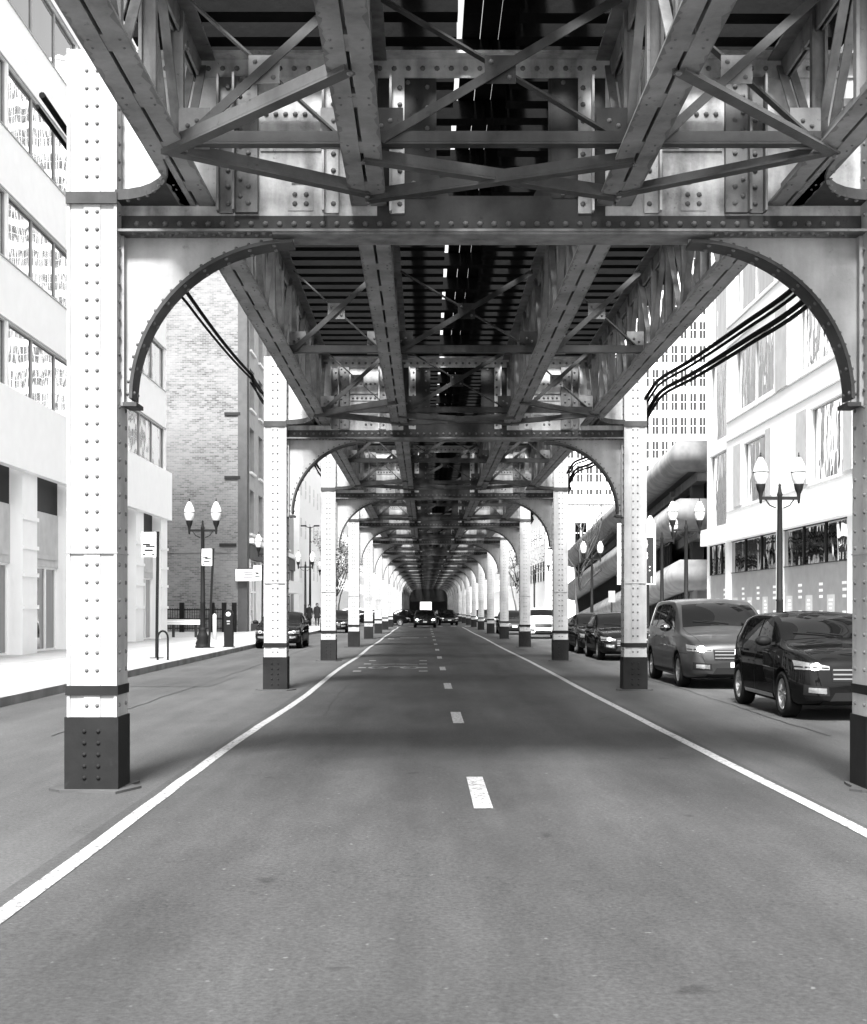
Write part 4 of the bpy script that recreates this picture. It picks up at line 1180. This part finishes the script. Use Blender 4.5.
# ------------------------------------------------------------------ people
def person(x, y, rz, label, coat, seed, h=1.72):
    rnd = random.Random(seed); s = h/1.72
    V = []; E = []; RD = []
    def add(p, r, par=None):
        V.append(tuple(c*s for c in p)); RD.append(r*s)
        if par is not None: E.append((par, len(V)-1))
        return len(V)-1
    pel = add((0,0,.92), .15)
    ch = add((0,-.01,1.15), .15, pel); sh = add((0,0,1.36), .15, ch); nk = add((0,-.01,1.49), .06, sh); hd = add((0,-.03,1.6), .1, nk); add((0,-.02,1.69), .07, hd)
    for d in (-1, 1):
        st = d*.16
        hp = add((d*.09,0,.86), .105, pel); kn = add((d*.1,-.04-st*.3,.48), .075, hp); an = add((d*.1,.0+st,.09), .05, kn); add((d*.11,-.14+st,.04), .045, an)
        so_ = add((d*.19,0,1.37), .075, sh); el = add((d*.25,.04+st*.4,1.1), .055, so_); wr = add((d*.26,-.06+st*.6,.87), .04, el)
        pm = add((d*.26,-.08+st*.6,.8), .036, wr)
        for k in range(4): add((d*.26,-.11+.02*k+st*.6,.715+.006*abs(k-1.5)), .012, pm)
        add((d*.245,-.12+st*.6,.77), .013, pm)
    me = bpy.data.meshes.new('person'); me.from_pydata(V, E, [])
    o = bpy.data.objects.new('person', me); COL.objects.link(o)
    md = o.modifiers.new('skin', 'SKIN'); sv = me.skin_vertices[0].data
    for i, r in enumerate(RD): sv[i].radius = (r, r*.85 if i < 3 else r); sv[i].use_root = (i == 0)
    o.modifiers.new('sub', 'SUBSURF').levels = 1
    bpy.context.view_layer.update()
    me2 = bpy.data.meshes.new_from_object(o.evaluated_get(bpy.context.evaluated_depsgraph_get()))
    bpy.data.objects.remove(o)
    me2.materials.clear()
    for m_ in (coat, M['skin'], M['cloth_dark']): me2.materials.append(m_)
    for p in me2.polygons:
        c = p.center; p.use_smooth = True
        p.material_index = 1 if c.z > 1.5*s or (abs(c.x) > .2*s and c.z < .88*s and c.z > .68*s) else (2 if c.z < .85*s else 0)
    t = link('person', me2, None, (x, y, .15)); t.rotation_euler = (0,0,rz); tag(t, label, 'person', 'pedestrians on the far left pavement')
    b = MB(); b.lathe([(0,1.745),(.06,1.735),(.1,1.69),(.112,1.62),(.1,1.55),(.09,1.53)], (0,.012,0), 12); b.v = [tuple(c*s for c in v) for v in b.v]; b.obj('hair', M['hair'], t)
    b = MB(); b.lathe([(.2,1.42),(.215,1.2),(.2,.95),(.24,.62),(.23,.6)], (0,0,0), 14); b.v = [(v[0]*s*1.0, v[1]*s*.72, v[2]*s) for v in b.v]; b.obj('coat', coat, t)
    b = MB(); b.lathe([(0,-.02),(.012,-.015),(.018,0),(0,.01)], (0,-.135,1.605), 6); b.v = [tuple(c*s for c in v) for v in b.v]; b.obj('nose', M['skin'], t)
person(-9.25, 104, 0, 'person in dark grey coat walking on the far left pavement', M['trim'], 1)
person(-8.55, 103, .2, 'person in long black coat walking nearest the far left kerb', M['cloth_dark'], 2, 1.8)

# ------------------------------------------------------------------ cars
def pchip(pts):
    xs = [p[0] for p in pts]; ys = [p[1] for p in pts]; n_ = len(xs)
    d = [(ys[i+1]-ys[i])/(xs[i+1]-xs[i]) for i in range(n_-1)]
    m_ = [d[0]] + [0 if d[i-1]*d[i] <= 0 else 2*d[i-1]*d[i]/(d[i-1]+d[i]) for i in range(1, n_-1)] + [d[-1]]
    def f(x):
        if x <= xs[0]: return ys[0]
        if x >= xs[-1]: return ys[-1]
        i = 0
        while x > xs[i+1]: i += 1
        h = xs[i+1]-xs[i]; t_ = (x-xs[i])/h
        return (2*t_**3-3*t_**2+1)*ys[i] + (t_**3-2*t_**2+t_)*h*m_[i] + (-2*t_**3+3*t_**2)*ys[i+1] + (t_**3-t_**2)*h*m_[i+1]
    return f
def catmull(pts, n_):
    out = []; m_ = len(pts)
    for i in range(m_-1):
        p0, p1, p2, p3 = pts[max(i-1,0)], pts[i], pts[i+1], pts[min(i+2,m_-1)]
        for k in range(n_):
            t_ = k/n_
            out.append(tuple(.5*((2*p1[j]) + (-p0[j]+p2[j])*t_ + (2*p0[j]-5*p1[j]+4*p2[j]-p3[j])*t_*t_ + (-p0[j]+3*p1[j]-3*p2[j]+p3[j])*t_**3) for j in (0,1)))
    out.append(pts[-1]); return out

CARS = {
 'minivan': dict(L=5.1, W=1.99, top=[(0,.5),(.02,.72),(.12,.88),(.45,1.0),(.95,1.1),(1.12,1.16),(2.0,1.63),(2.5,1.745),(3.3,1.76),(4.4,1.72),(4.72,1.62),(4.98,1.15),(5.06,.85),(5.1,.6)],
                 belt=[(0,.48),(.1,.8),(.5,.92),(1.1,1.04),(2.5,1.1),(5.1,1.14)], wheels=(1.0,4.05), wr=.345, glass=[(1.75,2.55),(2.62,3.5),(3.58,4.55)], tum=.26, ws=(1.2,2.05)),
 'crossover': dict(L=4.2, W=1.84, top=[(0,.5),(.02,.75),(.12,.9),(.4,1.0),(.9,1.07),(1.08,1.12),(1.75,1.46),(2.15,1.55),(2.7,1.56),(3.4,1.51),(3.75,1.4),(4.05,1.05),(4.17,.85),(4.2,.6)],
                 belt=[(0,.48),(.1,.82),(.5,.92),(1.1,1.01),(2.4,1.06),(4.2,1.12)], wheels=(.84,3.44), wr=.35, glass=[(1.5,2.28),(2.36,3.1),(3.18,3.6)], tum=.3, ws=(1.16,1.82)),
 'sedan': dict(L=4.6, W=1.82, top=[(0,.46),(.02,.62),(.12,.72),(.5,.84),(1.1,.93),(1.3,.97),(2.05,1.32),(2.45,1.42),(2.9,1.42),(3.4,1.32),(3.95,1.06),(4.4,1.0),(4.56,.8),(4.6,.55)],
                 belt=[(0,.44),(.1,.66),(.5,.78),(1.3,.9),(2.6,.95),(4.0,.97),(4.6,.6)], wheels=(.92,3.62), wr=.325, glass=[(1.7,2.5),(2.58,3.35)], tum=.3, ws=(1.36,2.12)),
}
def make_car(kind, paint, label, loc, rz=0, lights='lens', group=None, name=None, grille=True):
    c = CARS[kind]; L, W = c['L'], c['W']; hw = W/2
    top = pchip(c['top']); belt = pchip(c['belt'])
    width = pchip([(0,hw*.66),(.04,hw*.76),(.15,hw*.88),(.45,hw*.965),(.9,hw),(L-1.0,hw),(L-.4,hw*.95),(L-.1,hw*.86),(L,hw*.78)])
    zb = pchip([(0,.3),(.15,.24),(.6,.2),(L-.6,.22),(L-.15,.3),(L,.36)])
    t = thing(name or 'parked_car', label, 'car', loc, rz, group)
    NS = 64; ys = [L*(.5-.5*math.cos(math.pi*i/NS))*.55 + L*i/NS*.45 for i in range(NS+1)]
    secs = []
    for y in ys:
        zt = top(y); zs = min(belt(y), zt - .03); wdt = width(y); z0 = zb(y); h = zt - zs
        wr_ = max(wdt*.5, wdt - .03 - c['tum']*h)
        r = min(.09, h*.45)
        pts = [(0,z0),(wdt-.22,z0),(wdt-.07,z0+.02),(wdt-.015,z0+.12),(wdt+.004,z0+(zs-z0)*.45),(wdt-.012,z0+(zs-z0)*.8),(wdt-.04,zs),(wr_,zt-r),(wr_-.06,zt-r*.28),(wr_-.2,zt),(wr_*.4,zt+.022),(0,zt+.03)]
        secs.append(catmull(pts, 4))
    n_ = len(secs[0]); b = MB(); vs_ = []
    for i, sct in enumerate(secs):
        y = ys[i] - L/2
        row = [(x, y, z) for x, z in sct] + [(-x, y, z) for x, z in sct[-2:0:-1]]
        vs_ += row
    m_ = 2*n_ - 2; fs = []
    for i in range(NS):
        for k in range(m_): k2 = (k+1) % m_; fs.append((i*m_+k, i*m_+k2, (i+1)*m_+k2, (i+1)*m_+k))
    fs += [tuple(range(m_)), tuple(range((NS+1)*m_-1, NS*m_-1, -1))]
    b.add(vs_, fs, 0, True); b.sm[-1] = b.sm[-2] = False
    me = b.mesh('body', [M[paint], M['black_trim']])
    bm = bmesh.new(); bm.from_mesh(me); bvh = BVHTree.FromBMesh(bm); bm.free()
    body = link('body', me, None)
    # wheel wells cut into the body
    cut = MB(); wr = c['wr']
    for wy in c['wheels']:
        for s in (-1, 1):
            x0, x1 = sorted((s*(hw-.3), s*(hw+.2)))
            rr = wr + .055
            pr = [(wy-L/2+rr*math.cos(a), wr+rr*math.sin(a)) for a in [2*math.pi*k/28 for k in range(28)]]
            cut.prism(pr, 'x', x0, x1)
    cm = cut.mesh('cut', [M['black_trim']]); co = bpy.data.objects.new('cut', cm); COL.objects.link(co)
    md = body.modifiers.new('b', 'BOOLEAN'); md.object = co; md.operation = 'DIFFERENCE'; md.solver = 'EXACT'
    try: md.material_mode = 'TRANSFER'
    except Exception: pass
    bpy.context.view_layer.update()
    me2 = bpy.data.meshes.new_from_object(body.evaluated_get(bpy.context.evaluated_depsgraph_get()))
    bpy.data.objects.remove(body); bpy.data.objects.remove(co)
    body = link('body', me2, t)
    def cast(o, d):
        h = bvh.ray_cast(Vector(o), Vector(d)); return h[0], h[1]
    def patch(quad, d, name_, mat, par=t, nu=10, nv=6, off=.006, flip=None, skirt=.012):
        """four corner points in the plane seen along d, draped on the body"""
        pts = []; d = Vector(d)
        q = [Vector(p) for p in quad]
        for i in range(nu+1):
            for j in range(nv+1):
                u, v_ = i/nu, j/nv
                p = q[0].lerp(q[1], u).lerp(q[3].lerp(q[2], u), v_)
                h, nr = cast(p - d*5, d)
                if h is None: h, nr = p, -d
                if nr.dot(d) > 0: nr = -nr
                pts.append(h + nr*off)
        m__ = MB(); m__.add(pts, [(i*(nv+1)+j, (i+1)*(nv+1)+j, (i+1)*(nv+1)+j+1, i*(nv+1)+j+1) for i in range(nu) for j in range(nv)], 0, True)
        return m__.obj(name_, M[mat] if isinstance(mat, str) else mat, par)
    hl = L/2
    # side glass, roofline follows the body
    for s in (-1, 1):
        for gi, (a, e) in enumerate(c['glass']):
            za, ze = belt(a)+.035, belt(e)+.035
            ta, te = top(a) - .1, top(e) - .1
            if gi == 0: a2 = a - .28; ta = max(za+.03, top(a)-.12); q = [(0,a2-hl+.0,belt(a2)+.04),(0,e-hl,ze),(0,e-hl,te),(0,a-hl+.18,top(a+.18)-.11)]
            elif gi == len(c['glass'])-1 and len(c['glass']) > 2: q = [(0,a-hl,za),(0,e-hl,ze+.05),(0,e-hl-.12,top(e-.12)-.14),(0,a-hl,ta)]
            elif gi == len(c['glass'])-1: q = [(0,a-hl,za),(0,e-hl+.2,ze),(0,e-hl-.1,top(e-.1)-.12),(0,a-hl,ta)]
            else: q = [(0,a-hl,za),(0,e-hl,ze),(0,e-hl,te),(0,a-hl,ta)]
            patch(q, (-s,0,0), 'side_window', 'car_glass')
        # door seams and handle
        for y in [c['glass'][0][0]-.3] + [gq[1]+.04 for gq in c['glass'][:2]]:
            patch([(0,y-hl,.32),(0,y-hl+.012,.32),(0,y-hl+.012,belt(y)-.02),(0,y-hl,belt(y)-.02)], (-s,0,0), 'door_seam', 'black_trim', nu=1, nv=12, off=.002)
        for gq in c['glass'][:2]:
            y = gq[1] - .12 - hl; z = belt(gq[1]) - .13
            h, nr = cast((s*3, y, z), (-s,0,0)); m__ = MB(); m__.bar((h.x + s*.03, y-.1, z), (h.x + s*.03, y+.1, z), .03, .035); m__.bar((h.x + s*.012, y-.09, z), (h.x+s*.012, y-.06, z), .03, .03); m__.bar((h.x + s*.012, y+.06, z), (h.x+s*.012, y+.09, z), .03, .03)
            m__.obj('door_handle', M['chrome'] if paint != 'paint_black' else M[paint], t)
        patch([(0,c['wheels'][0]-hl+.45,.27),(0,c['wheels'][1]-hl-.45,.27),(0,c['wheels'][1]-hl-.45,.33),(0,c['wheels'][0]-hl+.45,.33)], (-s,0,0), 'sill_trim', 'chrome' if kind == 'crossover' else 'black_trim', nu=12, nv=2, off=.01)
        # bonnet and bumper gaps, wheel-arch lip, black fog-lamp surround
        wy0 = c['ws'][0] - hl
        patch([(s*hw*.84,wy0,0),(s*hw*.84-.014,wy0,0),(s*hw*.70-.014,-hl+.2,0),(s*hw*.70,-hl+.2,0)], (0,0,-1), 'bonnet_gap', 'black_trim', nu=1, nv=14, off=.002)
        patch([(0,-hl+.3,belt(.35)-.2),(0,c['wheels'][0]-hl-.2,belt(.35)-.2),(0,c['wheels'][0]-hl-.2,belt(.35)-.188),(0,-hl+.3,belt(.35)-.188)], (-s,0,0), 'bumper_gap', 'black_trim', nu=8, nv=1, off=.002)
        patch([(s*hw*.5,0,.37),(s*hw*.86,0,.38),(s*hw*.86,0,.53),(s*hw*.52,0,.5)], (0,1,0), 'fog_surround', 'black_trim', nu=6, nv=3, off=.004)
        # wing mirror
        y = c['glass'][0][0]-.14-hl; z = belt(c['glass'][0][0])+.1
        m__ = MB(); xm = s*(hw+.11)
        prof = [(0,-.08),(.06,-.075),(.09,-.03),(.095,.03),(.085,.06),(0,.065)]
        m__.lathe(prof, (0,0,0), 14); m__.v = [(xm + v[0]*1.25, y + v[2], z + v[1]*.85) for v in m__.v]
        m__.bar((s*(hw-.12), y+.02, z-.05), (xm, y+.01, z-.03), .06, .04); m__.obj('mirror', M['paint_white' if paint == 'paint_white' else 'black_trim' if paint != 'paint_grey' else 'chrome'], t)
        # headlight
        x0, x1 = s*hw*.5, s*hw*.93; z0 = belt(.35)-.17
        hd = patch([(x0,0,z0+.02),(x1,0,z0+.02),(x1,0,z0+.15),(x0,0,z0+.07)], (0,1,0), 'headlight', 'lens', off=.008)
        patch([(x0+s*.01,0,z0+.035),(x1,0,z0+.05),(x1,0,z0+.07),(x0+s*.01,0,z0+.055)], (0,1,0), 'lamp_divider', 'black_trim', par=hd, off=.011, nu=8, nv=1)
        xb_ = s*hw*.7; ob = []
        bb = MB(); pts_ = []
        for k in range(12):
            a_ = 2*math.pi*k/12; h_, n_2 = cast((xb_ + .075*math.cos(a_), -6, z0+.065 + .055*math.sin(a_)), (0,1,0)); pts_.append(h_ + (n_2 if n_2.y < 0 else -n_2)*.016)
        bb.add(pts_, [tuple(range(12))]); bb.obj('bulb', M['lit' if lights == 'lit' else 'rim'], hd)
        patch([(s*hw*.55,0,.4),(s*hw*.8,0,.42),(s*hw*.8,0,.49),(s*hw*.55,0,.48)], (0,1,0), 'fog_light', 'lens', nu=4, nv=3, off=.008)
        # tail light
        patch([(s*hw*.55,0,belt(L-.1)-.2),(s*hw*.86,0,belt(L-.1)-.2),(s*hw*.86,0,belt(L-.1)+.02),(s*hw*.55,0,belt(L-.1)-.02)], (0,-1,0), 'tail_light', 'sign_grey', off=.008)
        for wi, wy in enumerate(c['wheels']):
            y = wy - hl; r = wr; m__ = MB(); x = s*(hw-.235)
            pr = [(r*.66,-.0),(r*.9,0),(r*.985,.03),(r,.06),(r,.17),(r*.985,.2),(r*.93,.222),(r*.7,.225),(r*.66,.2)]
            m__.lathe(pr, (0,0,0), 30, 0, 'x'); m__.v = [(x + s*v[0], y+v[1], r+v[2]) for v in m__.v]
            wh = m__.obj('wheel', M['tyre'], t)
            m__ = MB(); m__.lathe([(r*.66,.02),(r*.68,.2),(r*.66,.21),(r*.63,.2),(r*.6,.1),(r*.58,.06)], (0,0,0), 30, 0, 'x')
            m__.lathe([(0,.19),(r*.12,.19),(r*.16,.175),(r*.17,.1)], (0,0,0), 14, 0, 'x')
            ns = 10 if kind != 'crossover' else 5
            for k in range(ns):
                a = 2*math.pi*k/ns + wi*.3
                for da in ((0,) if ns == 10 else (-.14, .14)):
                    m__.bar((.165, r*.12*math.cos(a), r*.12*math.sin(a)), (.185, r*.65*math.cos(a+da), r*.65*math.sin(a+da)), .045 if ns == 10 else .04, .03, (1,0,0))
            m__.v = [(x + s*v[0], y+v[1], r+v[2]) for v in m__.v]; m__.obj('rim', M['rim'], wh)
            m__ = MB(); m__.lathe([(0,.05),(r*.6,.05)], (0,0,0), 20, 0, 'x'); m__.v = [(x + s*v[0], y+v[1], r+v[2]) for v in m__.v]; m__.obj('brake_disc', M['black_trim'], wh)
    a, e = c['ws']
    wa, we = hw*.84, hw*.7
    patch([(-wa,a-hl,0),(wa,a-hl,0),(we,e-hl,0),(-we,e-hl,0)], (0,0,-1), 'windshield', 'car_glass', nu=14, nv=8)
    rw0 = L - (.75 if kind != 'sedan' else 1.25)
    if kind == 'sedan': patch([(-hw*.66,3.4-hl,0),(hw*.66,3.4-hl,0),(hw*.76,3.92-hl,0),(-hw*.76,3.92-hl,0)], (0,0,-1), 'rear_window', 'car_glass')
    else: patch([(-hw*.74,0,belt(L)+.04),(hw*.74,0,belt(L)+.04),(hw*.6,0,top(L-.55)-.14),(-hw*.6,0,top(L-.55)-.14)], (0,-1,0), 'rear_window', 'car_glass')
    zg = belt(.35) - .2
    gr = patch([(-hw*.46,0,zg-.12),(hw*.46,0,zg-.12),(hw*.48,0,zg+.08),(-hw*.48,0,zg+.08)], (0,1,0), 'grille', 'black_trim', nu=12, nv=6, off=.006)
    for k in range(3):
        z = zg - .09 + k*.065
        patch([(-hw*.45,0,z),(hw*.45,0,z),(hw*.45,0,z+.022),(-hw*.45,0,z+.022)], (0,1,0), 'grille_bar', 'chrome', par=gr, nu=12, nv=1, off=.014)
    patch([(-hw*.5,0,.3),(hw*.5,0,.3),(hw*.42,0,.42),(-hw*.42,0,.42)], (0,1,0), 'lower_grille', 'black_trim', nu=10, nv=3, off=.006)
    patch([(-hw*.62,0,.245),(hw*.62,0,.245),(hw*.6,0,.3),(-hw*.6,0,.3)], (0,1,0), 'bumper_lip', 'black_trim', nu=12, nv=2, off=.008)
    pl = MB(); h, nr = cast((0,-5,.48), (0,1,0)); pl.box(-.15,.15,h.y-.025,h.y-.01,.43,.53); pl.obj('number_plate', M['sign_white'], t)
    for s in (-1, 1):
        w_ = MB(); ya = a - hl + .04
        p0, _ = cast((s*.1, ya, 4), (0,0,-1)); p1, _ = cast((s*.1 - .5, ya+.12, 4), (0,0,-1))
        w_.bar(p0 + Vector((0,0,.02)), p1 + Vector((0,0,.025)), .015, .015); w_.obj('wiper', M['black_trim'], t)
    return t
make_car('crossover', 'paint_black', 'black crossover with chrome sill at the right kerb, nearest to the viewer', (6.07, 20.1, 0), 0, 'lens', 'cars facing the viewer on the right').scale = (1, 1, .965)
make_car('minivan', 'paint_grey', 'dark grey minivan with lit headlights behind the black crossover', (6.05, 27.65, 0), 0, 'lit', 'cars facing the viewer on the right')
cs = make_car('sedan', 'paint_black', 'black sedan parked at the right kerb behind the minivan', (6.12, 40.9, 0), 0, 'lens', 'cars facing the viewer on the right')
copy_tree(cs, (6.15, 46.4, 0), 0, 'second black sedan parked nose to tail behind the first one').scale = (1,1,.98)
cw = make_car('crossover', 'paint_white', 'white crossover seen between the right columns', (6.05, 68.5, 0), 0, 'lens', 'cars facing the viewer on the right')
cl = make_car('sedan', 'paint_dark', 'charcoal sedan with bright headlights half behind a right column', (5.3, 79, 0), 0, 'lit', 'cars facing the viewer on the right')
copy_tree(cs, (-5.72, 52.4, 0), 0, 'dark sedan parked in the left lane behind the nearest left column')['group'] = 'cars in the left lane'
copy_tree(cl, (0.0, 105.3, 0), 0, 'dark car with lit headlights coming down the middle of the road')['group'] = 'cars at the side street'
copy_tree(cs, (-3.6, 116.0, 0), R(90), 'dark sedan crossing the road at the side street, left of the middle car')['group'] = 'cars at the side street'
copy_tree(cs, (1.9, 119.5, 0), R(8), 'dark sedan behind the middle car, to its right')['group'] = 'cars at the side street'
copy_tree(cw, (-5.9, 119.4, 0), R(90), 'white crossover waiting on the side street at far left')['group'] = 'cars at the side street'
copy_tree(cs, (-5.75, 84, 0), 0, 'dark sedan in the left lane far down near the brick shops')['group'] = 'cars in the left lane'

copy_tree(cs, (-1.4, 119.3, 0), R(90), 'dark sedan stopped across the far side of the side street, behind the middle car')['group'] = 'cars at the side street'
copy_tree(cl, (-5.0, 131, 0), 0, 'charcoal car with lit headlights waiting beyond the side street at left')['group'] = 'cars at the side street'
copy_tree(cl, (5.6, 128, 0), 0, 'charcoal car with lit headlights waiting beyond the side street at right')['group'] = 'cars at the side street'
